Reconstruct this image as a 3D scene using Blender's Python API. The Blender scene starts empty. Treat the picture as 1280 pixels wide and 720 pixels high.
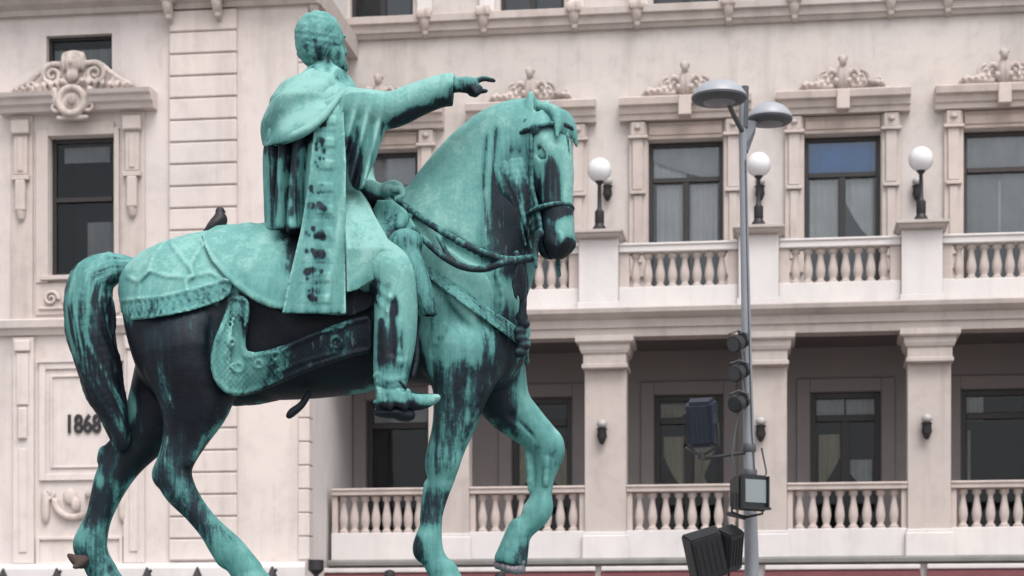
import bpy, bmesh, math, random
import numpy as np
from mathutils import Vector, Matrix

random.seed(7); np.random.seed(7)
scn = bpy.context.scene
COL = scn.collection

# ------------------------------------------------------------------ camera geometry (1280 x 720 photograph pixels)
FPX, CX, HY = 2478.0, 640.0, 845.0
CAM = (0.0, -14.0, 1.65)
def P(px, py, y=0.0):
    """world point at depth y (metres behind the statue's mid plane)"""
    t = y + 14.0
    return (CAM[0] + (px-CX)*t/FPX, y, CAM[2] + (HY-py)*t/FPX)
M = 14.0/FPX            # metres per photo pixel at the statue

def smooth(me):
    me.polygons.foreach_set('use_smooth', [True]*len(me.polygons))

def link(name, me, mat=None, parent=None, loc=None):
    o = bpy.data.objects.new(name, me); COL.objects.link(o)
    if mat is not None and me is not None and len(me.materials) == 0: me.materials.append(mat)
    if parent is not None: o.parent = parent
    if loc is not None: o.location = loc
    return o
def empty(name, loc=(0,0,0), rz=0.0, parent=None):
    o = bpy.data.objects.new(name, None); COL.objects.link(o)
    o.empty_display_size = 0.2
    o.location = loc; o.rotation_euler = (0,0,rz)
    if parent is not None: o.parent = parent
    return o
def tag(o, label=None, cat=None, group=None, kind=None):
    if label: o['label'] = label
    if cat: o['category'] = cat
    if group: o['group'] = group
    if kind: o['kind'] = kind
    return o

# ------------------------------------------------------------------ node helpers
def new_mat(name):
    m = bpy.data.materials.new(name); m.use_nodes = True
    nt = m.node_tree; nt.nodes.clear()
    out = nt.nodes.new('ShaderNodeOutputMaterial')
    b = nt.nodes.new('ShaderNodeBsdfPrincipled')
    nt.links.new(b.outputs[0], out.inputs[0])
    return m, nt, b
def N(nt, t, **kw):
    n = nt.nodes.new(t)
    for k, v in kw.items(): setattr(n, k, v)
    return n
def L(nt, a, b): nt.links.new(a, b)
def math_n(nt, op, a, b=None, clamp=False):
    n = N(nt, 'ShaderNodeMath', operation=op); n.use_clamp = clamp
    for i, v in enumerate((a, b)):
        if v is None: continue
        if isinstance(v, (int, float)): n.inputs[i].default_value = v
        else: L(nt, v, n.inputs[i])
    return n.outputs[0]
def noise_n(nt, scale=5, detail=4, rough=0.55, vec=(1,1,1), coord=None, dist=0.0):
    if coord is None: coord = N(nt, 'ShaderNodeTexCoord').outputs['Object']
    mp = N(nt, 'ShaderNodeMapping'); mp.inputs['Scale'].default_value = vec
    L(nt, coord, mp.inputs[0])
    n = N(nt, 'ShaderNodeTexNoise'); n.inputs['Scale'].default_value = scale
    n.inputs['Detail'].default_value = detail; n.inputs['Roughness'].default_value = rough
    n.inputs['Distortion'].default_value = dist
    L(nt, mp.outputs[0], n.inputs['Vector'])
    return n.outputs['Fac']
def ramp_n(nt, fac, stops, interp='LINEAR'):
    r = N(nt, 'ShaderNodeValToRGB'); r.color_ramp.interpolation = interp
    e = r.color_ramp.elements
    while len(e) < len(stops): e.new(0.5)
    for i, (p, c) in enumerate(stops):
        e[i].position = p; e[i].color = (c[0], c[1], c[2], 1) if not isinstance(c, (int, float)) else (c, c, c, 1)
    L(nt, fac, r.inputs[0]); return r.outputs[0]
def mix_n(nt, fac, a, b, blend='MIX'):
    n = N(nt, 'ShaderNodeMix', data_type='RGBA', blend_type=blend)
    if isinstance(fac, (int, float)): n.inputs[0].default_value = fac
    else: L(nt, fac, n.inputs[0])
    for i, v in ((6, a), (7, b)):
        if isinstance(v, tuple): n.inputs[i].default_value = (v[0], v[1], v[2], 1)
        else: L(nt, v, n.inputs[i])
    return n.outputs[2]
def bump_n(nt, b, h, strength=0.3, dist=0.02):
    n = N(nt, 'ShaderNodeBump'); n.inputs['Strength'].default_value = strength
    n.inputs['Distance'].default_value = dist
    L(nt, h, n.inputs['Height']); L(nt, n.outputs[0], b.inputs['Normal'])

def simple_mat(name, col, rough=0.6, metal=0.0, var=0.12, vscale=6, bump=0.0, bscale=40, spec=0.5):
    m, nt, b = new_mat(name)
    n = noise_n(nt, vscale, 5)
    c = mix_n(nt, n, tuple(x*(1-var) for x in col), tuple(min(1, x*(1+var)) for x in col))
    L(nt, c, b.inputs['Base Color'])
    b.inputs['Roughness'].default_value = rough; b.inputs['Metallic'].default_value = metal
    b.inputs['Specular IOR Level'].default_value = spec
    if bump: bump_n(nt, b, noise_n(nt, bscale, 4), bump)
    return m

# patinated bronze: 'patina' attribute 0 = black crust, 1 = full verdigris; crease shade mixed in; broken up by vertical rain streaks
def bronze(name):
    m, nt, b = new_mat(name)
    at = N(nt, 'ShaderNodeAttribute'); at.attribute_name = 'patina'
    p = at.outputs['Fac']
    s1 = noise_n(nt, 1.0, 5, 0.6, (15, 15, 1.1))
    s2 = noise_n(nt, 1.0, 4, 0.6, (42, 42, 3.5))
    n1 = noise_n(nt, 7, 7, 0.68, dist=.6)
    n2 = noise_n(nt, 42, 5, 0.7)
    s1 = math_n(nt, 'MULTIPLY', math_n(nt, 'SUBTRACT', s1, 0.5), 0.95)
    s2 = math_n(nt, 'MULTIPLY', math_n(nt, 'SUBTRACT', s2, 0.5), 0.55)
    st = math_n(nt, 'ADD', s1, s2)
    # streaks show most where the patina is half way
    w = math_n(nt, 'POWER', math_n(nt, 'MULTIPLY', math_n(nt, 'MULTIPLY', p, math_n(nt, 'SUBTRACT', 1.0, p)), 4.0), 2.2)
    w = math_n(nt, 'ADD', w, 0.05)
    v = math_n(nt, 'ADD', p, math_n(nt, 'MULTIPLY', st, w))
    v = math_n(nt, 'ADD', v, math_n(nt, 'MULTIPLY', math_n(nt, 'SUBTRACT', n1, 0.5), 0.50))
    v = math_n(nt, 'ADD', v, math_n(nt, 'MULTIPLY', math_n(nt, 'SUBTRACT', n2, 0.5), 0.30))
    g = N(nt, 'ShaderNodeNewGeometry')
    pt = math_n(nt, 'MULTIPLY', math_n(nt, 'SUBTRACT', g.outputs['Pointiness'], 0.5), 2.6)  # occlusion-like shade painted in: hollows darker, raised edges lighter
    v = math_n(nt, 'ADD', v, pt, clamp=True)
    c = ramp_n(nt, v, [(0.0, (0.0045, 0.0065, 0.0115)), (0.32, (0.009, 0.019, 0.027)), (0.45, (0.022, 0.070, 0.078)),
                       (0.57, (0.064, 0.192, 0.186)), (0.78, (0.098, 0.262, 0.250)), (0.92, (0.142, 0.322, 0.302)), (1.0, (0.205, 0.40, 0.372))])
    # pale chalky runs of rain-washed verdigris
    ck = noise_n(nt, 1.0, 6, .68, (24, 24, 1.5), dist=.3)
    ck = math_n(nt, 'MULTIPLY', ramp_n(nt, ck, [(.60, 0.0), (.70, 1.0)]), ramp_n(nt, p, [(.06, 0.0), (.35, .75), (1.0, .45)]))
    ck = math_n(nt, 'MULTIPLY', ck, ramp_n(nt, n1, [(.42, 0.0), (.58, 1.0)]))
    c = mix_n(nt, ck, c, (0.26, 0.44, 0.40))
    # dark specks and scars in the crust
    sp = ramp_n(nt, noise_n(nt, 30, 6, .75), [(.66, 0.0), (.72, 1.0)])
    c = mix_n(nt, math_n(nt, 'MULTIPLY', math_n(nt, 'MULTIPLY', sp, ramp_n(nt, n1, [(.46, 0.0), (.6, 1.0)])), .75), c, (0.02, 0.05, 0.055))
    L(nt, c, b.inputs['Base Color'])
    r = N(nt, 'ShaderNodeMapRange'); r.inputs['To Min'].default_value = 0.5; r.inputs['To Max'].default_value = 0.85
    L(nt, v, r.inputs['Value']); L(nt, r.outputs[0], b.inputs['Roughness'])
    b.inputs['Specular IOR Level'].default_value = 0.22
    h = math_n(nt, 'ADD', math_n(nt, 'MULTIPLY', n1, 0.7), math_n(nt, 'MULTIPLY', n2, 0.45))
    bump_n(nt, b, h, 0.35, 0.02)
    return m
BRONZE = bronze('patinated_bronze')

# ------------------------------------------------------------------ distance-field modelling
def smin(a, b, k):
    if k <= 0: return np.minimum(a, b)
    h = np.maximum(k-np.abs(a-b), 0)/k
    return np.minimum(a, b)-h*h*k*0.25
def lerp_tab(x, xs, ys):
    return np.interp(x, xs, ys)
def spl(xs, ys, n=80):
    """smooth (monotone-ish Catmull) resample of a table"""
    xs = np.array(xs, float); ys = np.array(ys, float)
    m = np.gradient(ys, xs)
    t = np.linspace(xs[0], xs[-1], n)
    i = np.clip(np.searchsorted(xs, t)-1, 0, len(xs)-2)
    h = xs[i+1]-xs[i]; s = (t-xs[i])/h
    y = (2*s**3-3*s**2+1)*ys[i]+(s**3-2*s**2+s)*h*m[i]+(-2*s**3+3*s**2)*ys[i+1]+(s**3-s**2)*h*m[i+1]
    return t, y

class Vol:
    def __init__(self, lo, hi, h):
        self.h = h
        self.ax = [np.arange(lo[i], hi[i]+h, h, dtype=np.float32) for i in range(3)]
        self.D = np.full([len(a) for a in self.ax], 0.6, dtype=np.float32)
    def grid(self):
        return self.ax[0][:, None, None], self.ax[1][None, :, None], self.ax[2][None, None, :]
    def box(self, lo, hi):
        sl = []
        for i in range(3):
            a = self.ax[i]
            s = max(0, int(np.searchsorted(a, lo[i]))-1); e = min(len(a), int(np.searchsorted(a, hi[i]))+1)
            if e <= s: return None
            sl.append(slice(s, e))
        return tuple(sl)
    def sub(self, sl):
        return self.ax[0][sl[0]][:, None, None], self.ax[1][sl[1]][None, :, None], self.ax[2][sl[2]][None, None, :]
    def put(self, sl, d, k, op='add'):
        A = self.D[sl]
        if op == 'add': self.D[sl] = smin(A, d, k)
        elif op == 'cut': self.D[sl] = -smin(-A, d, k)
    def cone(self, a, b, ra, rb, k=0.03, sy=1.0, op='add', axis_y=None):
        """round cone from a to b; sy squashes it along y about the axis' own y"""
        a = np.array(a, float); b = np.array(b, float)
        pad = max(ra, rb)*max(1, sy)+k+2*self.h
        sl = self.box(np.minimum(a, b)-pad, np.maximum(a, b)+pad)
        if sl is None: return
        x, y, z = self.sub(sl)
        ba = b-a; l2 = (ba*ba).sum()+1e-12
        t = np.clip(((x-a[0])*ba[0]+(y-a[1])*ba[1]+(z-a[2])*ba[2])/l2, 0, 1)
        qx = x-a[0]-t*ba[0]; qy = (y-a[1]-t*ba[1])/sy; qz = z-a[2]-t*ba[2]
        d = np.sqrt(qx*qx+qy*qy+qz*qz)-(ra+(rb-ra)*t)
        if sy < 1: d = d*min(1, (sy+1)/2)
        self.put(sl, d, k, op)
    def chain(self, pts, k=0.03, sy=1.0, op='add', sub=4):
        """pts: (x,y,z,r); a Catmull-Rom resampled run of round cones"""
        p = np.array(pts, float); n = len(p)
        q = []
        for i in range(n-1):
            p0 = p[max(i-1, 0)]; p1 = p[i]; p2 = p[i+1]; p3 = p[min(i+2, n-1)]
            for s in range(sub):
                t = s/sub
                q.append(0.5*((2*p1)+(-p0+p2)*t+(2*p0-5*p1+4*p2-p3)*t*t+(-p0+3*p1-3*p2+p3)*t**3))
        q.append(p[-1])
        for i in range(len(q)-1):
            self.cone(q[i][:3], q[i+1][:3], max(q[i][3], 1e-3), max(q[i+1][3], 1e-3), k if i == 0 else min(k, 0.5*max(q[i][3], .01)), sy, op)
    def ell(self, c, r, k=0.03, R=None, op='add'):
        """ellipsoid; R: 3x3 with rows = local axes"""
        c = np.array(c, float); r = np.array(r, float)
        pad = r.max()+k+2*self.h
        sl = self.box(c-pad, c+pad)
        if sl is None: return
        x, y, z = self.sub(sl); x = x-c[0]; y = y-c[1]; z = z-c[2]
        if R is not None:
            x, y, z = (R[0][0]*x+R[0][1]*y+R[0][2]*z, R[1][0]*x+R[1][1]*y+R[1][2]*z, R[2][0]*x+R[2][1]*y+R[2][2]*z)
        k0 = np.sqrt((x/r[0])**2+(y/r[1])**2+(z/r[2])**2)
        k1 = np.sqrt((x/r[0]**2)**2+(y/r[1]**2)**2+(z/r[2]**2)**2)+1e-9
        self.put(sl, k0*(k0-1)/k1, k, op)
    def mesh(self, name, origin=(0,0,0)):
        D = self.D; h = self.h
        S = D < 0
        nx, ny, nz = D.shape
        cnt = np.zeros((nx-1, ny-1, nz-1), np.int8)
        for dx in (0, 1):
            for dy in (0, 1):
                for dz in (0, 1):
                    cnt += S[dx:nx-1+dx, dy:ny-1+dy, dz:nz-1+dz]
        act = (cnt > 0) & (cnt < 8)
        ci = np.argwhere(act)
        idx = np.full(act.shape, -1, np.int64); idx[act] = np.arange(len(ci))
        acc = np.zeros((len(ci), 3)); num = np.zeros(len(ci))
        corners = [(a, b, c) for a in (0, 1) for b in (0, 1) for c in (0, 1)]
        for a in corners:
            for ax in range(3):
                if a[ax]: continue
                b = list(a); b[ax] = 1
                da = D[ci[:, 0]+a[0], ci[:, 1]+a[1], ci[:, 2]+a[2]].astype(float)
                db = D[ci[:, 0]+b[0], ci[:, 1]+b[1], ci[:, 2]+b[2]].astype(float)
                cr = (da < 0) != (db < 0)
                t = np.where(cr, da/np.where(cr, da-db, 1), 0)
                pt = np.tile(np.array(a, float), (len(ci), 1)); pt[:, ax] = t
                acc[cr] += pt[cr]; num[cr] += 1
        v = (ci+acc/np.maximum(num, 1)[:, None])*h
        v += np.array([self.ax[i][0] for i in range(3)])[None, :]
        faces = []
        for ax in range(3):
            s0 = [slice(None)]*3; s1 = [slice(None)]*3
            s0[ax] = slice(0, -1); s1[ax] = slice(1, None)
            A = S[tuple(s0)]; B = S[tuple(s1)]
            e = np.argwhere(A != B)
            o1, o2 = (ax+1) % 3, (ax+2) % 3
            ok = (e[:, o1] > 0) & (e[:, o2] > 0) & (e[:, o1] < D.shape[o1]-1) & (e[:, o2] < D.shape[o2]-1)
            e = e[ok]
            ins = A[e[:, 0], e[:, 1], e[:, 2]]
            q = []
            for d1, d2 in ((1, 1), (0, 1), (0, 0), (1, 0)):
                c = e.copy(); c[:, o1] -= d1; c[:, o2] -= d2
                q.append(idx[c[:, 0], c[:, 1], c[:, 2]])
            q = np.stack(q, 1)
            q[~ins] = q[~ins][:, ::-1]
            faces.append(q)
        f = np.concatenate(faces); f = f[(f >= 0).all(1)]
        v = v-np.array(origin)[None, :]
        me = bpy.data.meshes.new(name)
        me.vertices.add(len(v)); me.vertices.foreach_set('co', v.astype(np.float32).ravel())
        me.loops.add(f.size); me.loops.foreach_set('vertex_index', f.astype(np.int32).ravel())
        me.polygons.add(len(f)); me.polygons.foreach_set('loop_start', (np.arange(len(f))*4).astype(np.int32))
        me.polygons.foreach_set('loop_total', np.full(len(f), 4, np.int32))
        me.update(calc_edges=True); me.validate(); smooth(me)
        return me

def poly_sd(px, py, pts):
    """signed distance to polygon (pts in the same units), negative inside"""
    pts = np.array(pts, float); n = len(pts)
    d = np.full(np.broadcast(px, py).shape, 1e9); sgn = np.ones(d.shape)
    for i in range(n):
        a = pts[i]; b = pts[(i+n-1) % n]
        ex, ey = b-a
        wx = px-a[0]; wy = py-a[1]
        t = np.clip((wx*ex+wy*ey)/(ex*ex+ey*ey+1e-12), 0, 1)
        d = np.minimum(d, (wx-ex*t)**2+(wy-ey*t)**2)
        c1 = py >= a[1]; c2 = py < b[1]; c3 = ex*wy > ey*wx
        fl = (c1 & c2 & c3) | (~c1 & ~c2 & ~c3)
        sgn = np.where(fl, -sgn, sgn)
    return sgn*np.sqrt(d)
def vnoise(x, y, z, s, seed=0):
    """cheap smooth pseudo noise from sines"""
    r = np.random.RandomState(seed); out = 0
    for i in range(6):
        a = r.normal(size=3)*s; ph = r.uniform(0, 6.28)
        out = out+np.sin(a[0]*x+a[1]*y+a[2]*z+ph)
    return out/6

def chaikin(pts, n=2):
    pts = [tuple(p) for p in pts]
    for _ in range(n):
        q = []
        for i in range(len(pts)):
            a, b = pts[i], pts[(i+1) % len(pts)]
            q += [(a[0]*.75+b[0]*.25, a[1]*.75+b[1]*.25), (a[0]*.25+b[0]*.75, a[1]*.25+b[1]*.75)]
        pts = q
    return pts
# ================================================================== THE BRONZE RIDER
ROOT = (0.0, 0.0, HY and CAM[2]+(HY-738)*M)      # top of the bronze base under the hooves
def gpx(x, y): return CX + x*FPX/(14.0+y)
def gpy(y, z): return HY-(z-CAM[2])*FPX/(14.0+y)

def paint(me, base, spots=(), nz=0.22, origin=ROOT, seed=1, var=0.10, fn=None):
    n = len(me.vertices)
    co = np.empty(n*3, np.float32); me.vertices.foreach_get('co', co); co = co.reshape(-1, 3).astype(float)
    nr = np.empty(n*3, np.float32); me.vertices.foreach_get('normal', nr); nr = nr.reshape(-1, 3)
    w = co+np.array(origin)
    px = CX + w[:, 0]*FPX/(14+w[:, 1]); py = HY-(w[:, 2]-CAM[2])*FPX/(14+w[:, 1])
    v = np.full(n, float(base))
    wob = 9*vnoise(w[:, 0], w[:, 1], w[:, 2], 9, seed)+7*vnoise(w[:, 0]*6, w[:, 1]*6, w[:, 2], 5, seed+2)
    for pts, val, soft in spots:
        soft = soft*1.25; sd = poly_sd(px, py, chaikin(pts, 2))+wob*min(1.1, soft/9)
        k = np.clip(0.5-sd/(2*soft), 0, 1); k = k*k*(3-2*k)
        v = v*(1-k)+val*k
    v = v+nz*nr[:, 2]+var*vnoise(w[:, 0], w[:, 1], w[:, 2], 5, seed+5)
    if fn is not None: v = v+fn(px, py)
    v = np.clip(v, 0.0, 1.0)
    a = me.attributes.new('patina', 'FLOAT', 'POINT'); a.data.foreach_set('value', v.astype(np.float32))

def P3(px, py, y, r=None):
    p = P(px, py, y)
    return p if r is None else (p[0], p[1], p[2], r*(14+y)/FPX)

# ---------------------------------------------------------------- horse
TX = [150, 157, 167, 190, 215, 270, 330, 400, 450, 500, 560, 600, 630, 648, 657, 662]
TT = [352, 340, 330, 314, 304, 293, 290, 290, 287, 277, 272, 282, 308, 350, 385, 412]
TB = [366, 410, 448, 490, 508, 500, 500, 497, 491, 480, 484, 490, 484, 464, 446, 418]
TW = [.03, .13, .21, .32, .385, .385, .42, .45, .425, .37, .345, .32, .27, .19, .12, .03]
_tx, _tt = spl(TX, TT, 160); _, _tb = spl(TX, TB, 160); _, _tw = spl(TX, TW, 160)

def torso_d(V, infl=0.0):
    x, y, z = V.grid()
    pxc = CX+x/M
    top = np.interp(pxc, _tx, _tt); bot = np.interp(pxc, _tx, _tb); w = np.interp(pxc, _tx, _tw)
    zt = CAM[2]+(HY-top)*M; zb = CAM[2]+(HY-bot)*M
    c = (zt+zb)/2; hh = np.maximum((zt-zb)/2, .02)
    # slightly pear-shaped section: widest below the middle
    u = (z-c)/hh; ww = w*(1-0.10*u)
    k0 = np.sqrt(u**2+(y/ww)**2)
    k1 = np.sqrt((u/hh)**2+(y/ww**2)**2)+1e-6
    d = k0*(k0-1)/k1
    end = np.maximum((150-pxc)*M, (pxc-662)*M)
    return np.maximum(d, end)-infl

def PL(px, py, y, r=None):
    return P3(px, py, y, r if r is None else (r if r > 34 else r*.90))

def horse_volume(V, h_legs=True):
    V.D = np.minimum(V.D, torso_d(V).astype(np.float32))
    c = V.chain; 
    # croup and thigh masses, both sides
    for s in (-1, 1):
        V.ell(P(232, 405, s*.17), (.36, .25, .47), .12)
        V.ell(P(258, 455, s*.24), (.22, .16, .32), .12)
        V.ell(P(590, 405, s*.22), (.27, .15, .42), .12)       # shoulder
        V.ell(P(632, 412, s*.12), (.14, .14, .22), .10)       # breast muscle
        V.ell(P(560, 452, s*.26), (.16, .12, .22), .10)
    # neck
    c([P3(565, 345, 0, 88), P3(578, 305, 0, 84), P3(596, 258, -.02, 71), P3(620, 212, -.07, 58), P3(648, 180, -.13, 42), P3(664, 170, -.17, 34)], .10, .56)
    c([P3(500, 268, 0, 26), P3(536, 246, 0, 15), P3(568, 194, -.03, 12), P3(600, 158, -.08, 12), P3(632, 142, -.13, 11), P3(660, 143, -.17, 10)], .06)  # crest
    c([P3(612, 340, -.05, 34), P3(634, 300, -.09, 26), P3(645, 262, -.15, 24)], .08)     # throat / windpipe
    # muscle grooves on the neck
    c([P3(560, 300, -.27, 7), P3(590, 318, -.30, 9), P3(622, 330, -.25, 6)], .06, op='cut')
    if not h_legs: return
    # near fore (standing): edges -> centres
    Y = -.24
    c([PL(585, 440, Y, 46), PL(575, 495, Y, 33), PL(567, 532, Y, 25), PL(556, 566, Y, 20.5), PL(552, 584, Y, 18), PL(551, 604, Y, 13.8),
       PL(542, 640, Y, 11.5), PL(538, 662, Y, 13), PL(535, 682, Y, 16), PL(543, 700, Y, 13.5), PL(553, 716, Y, 16)], .05, .92)
    V.ell(P(559, 576, Y-.055), (.085, .05, .11), .04)                      # knee cap
    V.ell(P(526, 688, Y), (.05, .06, .07), .04)                            # fetlock tuft
    c([PL(566, 470, Y-.12, 16), PL(560, 520, Y-.10, 11), PL(556, 555, Y-.08, 6)], .05)
    c([PL(596, 480, Y-.10, 14), PL(583, 525, Y-.08, 9), PL(568, 560, Y-.07, 5)], .05)
    c([PL(534, 605, Y, 5), PL(529, 650, Y, 5)], .03)                       # tendon
    hoof(V, PL(556, 716, Y), PL(561, 738, Y), 17, 24)
    # far fore (raised)
    Y = .20
    c([PL(610, 455, Y, 44), PL(632, 505, Y, 31), PL(655, 528, Y, 24), PL(677, 549, Y, 19.5), PL(686, 563, Y, 18), PL(683, 582, Y, 14),
       PL(679, 606, Y, 11.5), PL(675, 628, Y, 13), PL(671, 641, Y, 15.5), PL(661, 655, Y, 12.5), PL(650, 664, Y, 13)], .05, .92)
    V.ell(P(690, 556, Y-.03), (.07, .08, .09), .04)
    V.ell(P(680, 633, Y), (.055, .07, .075), .04); V.ell(P(662, 640, Y), (.04, .05, .05), .04)
    V.ell(P(647, 668, Y), (.085, .085, .035), .03)
    c([PL(684,575,Y-.09,4), PL(682,605,Y-.075,4)], .03)
    c([PL(661, 560, Y, 6), PL(664, 612, Y, 5)], .03)
    hoof(V, PL(649, 662, Y), PL(637, 706, Y), 15, 22)
    # near hind
    Y = -.25
    c([PL(240, 440, Y, 62), PL(245, 495, Y, 43), PL(236, 535, Y, 29), PL(226, 562, Y, 21), PL(216, 588, Y, 20), PL(224, 612, Y, 18.5),
       PL(244, 638, Y, 14.5), PL(264, 662, Y, 14.5), PL(284, 686, Y, 18.5), PL(300, 702, Y, 16.5), PL(309, 716, Y, 18)], .05, .90)
    V.ell(P(200, 594, Y), (.055, .06, .075), .04)                          # point of hock
    c([PL(222, 520, Y, 14), PL(210, 560, Y, 8), PL(200, 590, Y, 8)], .04)  # tendon
    c([PL(262, 500, Y-.12, 16), PL(248, 545, Y-.08, 10), PL(236, 580, Y-.07, 6)], .05)
    V.ell(P(282, 698, Y), (.06, .06, .06), .04)
    hoof(V, PL(311, 716, Y), PL(320, 738, Y), 18, 26)
    # far hind (stretched back)
    Y = .24
    c([PL(235, 450, Y, 60), PL(205, 505, Y, 42), PL(180, 545, Y, 30), PL(156, 576, Y, 22), PL(141, 598, Y, 20), PL(131, 624, Y, 16.5),
       PL(123, 648, Y, 14.5), PL(116, 668, Y, 16.5), PL(112, 684, Y, 18.5), PL(121, 702, Y, 15.5), PL(128, 716, Y, 17)], .05, .90)
    V.ell(P(130, 570, Y), (.045, .06, .075), .04)
    c([PL(160, 540, Y, 12), PL(140, 560, Y, 8), PL(128, 575, Y, 7)], .04)
    hoof(V, PL(130, 716, Y), PL(137, 737, Y), 17, 24)
    # sheath / belly fold and girth knot
    V.ell(P(310, 496, 0), (.15, .12, .055), .05)
    V.ell(P(296, 500, 0), (.06, .06, .04), .03)
    for sd in (-1, 1):
        for pts, r_ in (([(548,300,.40),(560,350,.42),(556,400,.42),(538,440,.38)], 7), ([(610,330,.30),(622,370,.31),(612,420,.33)], 6), ([(586,455,.36),(570,470,.36),(560,500,.33)], 5),
                        ([(292,400,.42),(296,440,.42),(284,478,.36)], 8), ([(240,480,.40),(232,520,.36),(222,556,.32)], 4), ([(270,505,.37),(258,540,.33)], 4),
                        ([(640,520,.05),(662,540,.08),(672,560,.08)], 3)):
            c([P3(a_, b_, sd*y_, r_*.9) for a_, b_, y_ in pts], .05, op='cut')
        c([P3(566,372,sd*.40,7), P3(590,400,sd*.40,9), P3(600,440,sd*.36,6)], .05)
        for a_ in ((225,420,.41,214,480,.40), (252,430,.42,262,490,.40)): V.cone(P(a_[0],a_[1],sd*a_[2]), P(a_[3],a_[4],sd*a_[5]), .035, .02, .06)
    # flank hollow
    V.ell(P(300, 430, -.46), (.22, .06, .22), .12, op='cut')
    V.ell(P(300, 430, .46), (.22, .06, .22), .12, op='cut')

def hoof(V, a, b, ra, rb):
    a = np.array(a); b = np.array(b)
    V.cone(a, a+(b-a)*.86, ra*M, rb*M*.96, .02)
    # flat sole
    n = (b-a)/np.linalg.norm(b-a)
    sl = V.box(np.minimum(a, b)-.3, np.maximum(a, b)+.3)
    x, y, z = V.sub(sl)
    d = (x-b[0])*n[0]+(y-b[1])*n[1]+(z-b[2])*n[2]
    reg = np.sqrt((x-b[0])**2+(y-b[1])**2+(z-b[2])**2)-.22
    V.put(sl, np.maximum(-d, reg).astype(np.float32), 0.01, 'cut')

# head frame: fwd = out of the forehead, ax = poll -> muzzle, sd = horse's right (towards the camera)
HF = Vector((0.80, -0.57, 0.19)).normalized()
HA0 = Vector(P(701, 318, -.34))-Vector(P(677, 150, -.18))
HA = (HA0-HF*HA0.dot(HF)).normalized()
HS = HA.cross(HF).normalized()
if HS.y > 0: HS = -HS
HO = Vector(P(676, 146, -.17)); HL = 1.04
def Hp(a, f=0.0, s=0.0): return tuple(HO+HA*a+HF*f+HS*s)
HR = [list(HA), list(HF), list(HS)]
def horse_head(V):
    V.ell(Hp(.17, .0), (.22, .17, .16), .05, HR)
    V.cone(Hp(.16, -.02), Hp(.34, .0), .155, .15, .05)
    # face: forehead plane tapering to the nose
    V.chain([Hp(.2, .04)+(.138,), Hp(.42, .045)+(.126,), Hp(.62, .035)+(.102,), Hp(.8, .025)+(.093,), Hp(.9, .01)+(.094,)], .04)
    for s in (-1, 1):
        V.ell(Hp(.36, -.155, s*.085), (.215, .185, .065), .04, HR)      # jowl
        V.cone(Hp(.36, .03, s*.125), Hp(.66, .01, s*.075), .028, .018, .03)   # facial crest
        V.ell(Hp(.275, .085, s*.12), (.075, .05, .045), .03, HR)     # brow
        V.ell(Hp(.325, .055, s*.135), (.055, .035, .03), .012, HR, 'cut')
        V.ell(Hp(.325, .05, s*.122), (.042, .030, .028), .008, HR)   # eyeball
        V.ell(Hp(.935, .05, s*.075), (.055, .05, .04), .02, HR)      # nostril wing
        V.ell(Hp(.945, .055, s*.105), (.055, .034, .05), .012, HR, 'cut')
    V.chain([Hp(.42, -.20)+(.095,), Hp(.62, -.15)+(.075,), Hp(.82, -.085)+(.058,), Hp(.93, -.085)+(.055,)], .04)   # lower jaw
    V.ell(Hp(.93, .0), (.105, .10, .115), .04, HR)                     # muzzle
    V.ell(Hp(.985, -.02), (.05, .075, .085), .03, HR)                 # upper lip
    V.ell(Hp(.955, -.095), (.055, .05, .065), .03, HR)                # chin
    V.ell(Hp(.96, -.058, 0), (.10, .012, .14), .006, HR, 'cut')       # mouth
    for s in (-1, 1):
        b = Vector(Hp(.02, -.02, s*.085)); t = b-HA*.175+HF*.03+HS*(s*.015)
        V.chain([tuple(b)+(.042,), tuple(b.lerp(t, .35))+(.042,), tuple(b.lerp(t, .7))+(.028,), tuple(t)+(.008,)], .03)
        V.cone(tuple(b.lerp(t, .15)+HF*.05), tuple(b.lerp(t, .85)+HF*.035), .028, .010, .012, op='cut')

t_root = empty('equestrian_statue', ROOT)
tag(t_root, 'green patinated bronze statue of a rider pointing ahead from a walking horse', 'statue')

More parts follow.
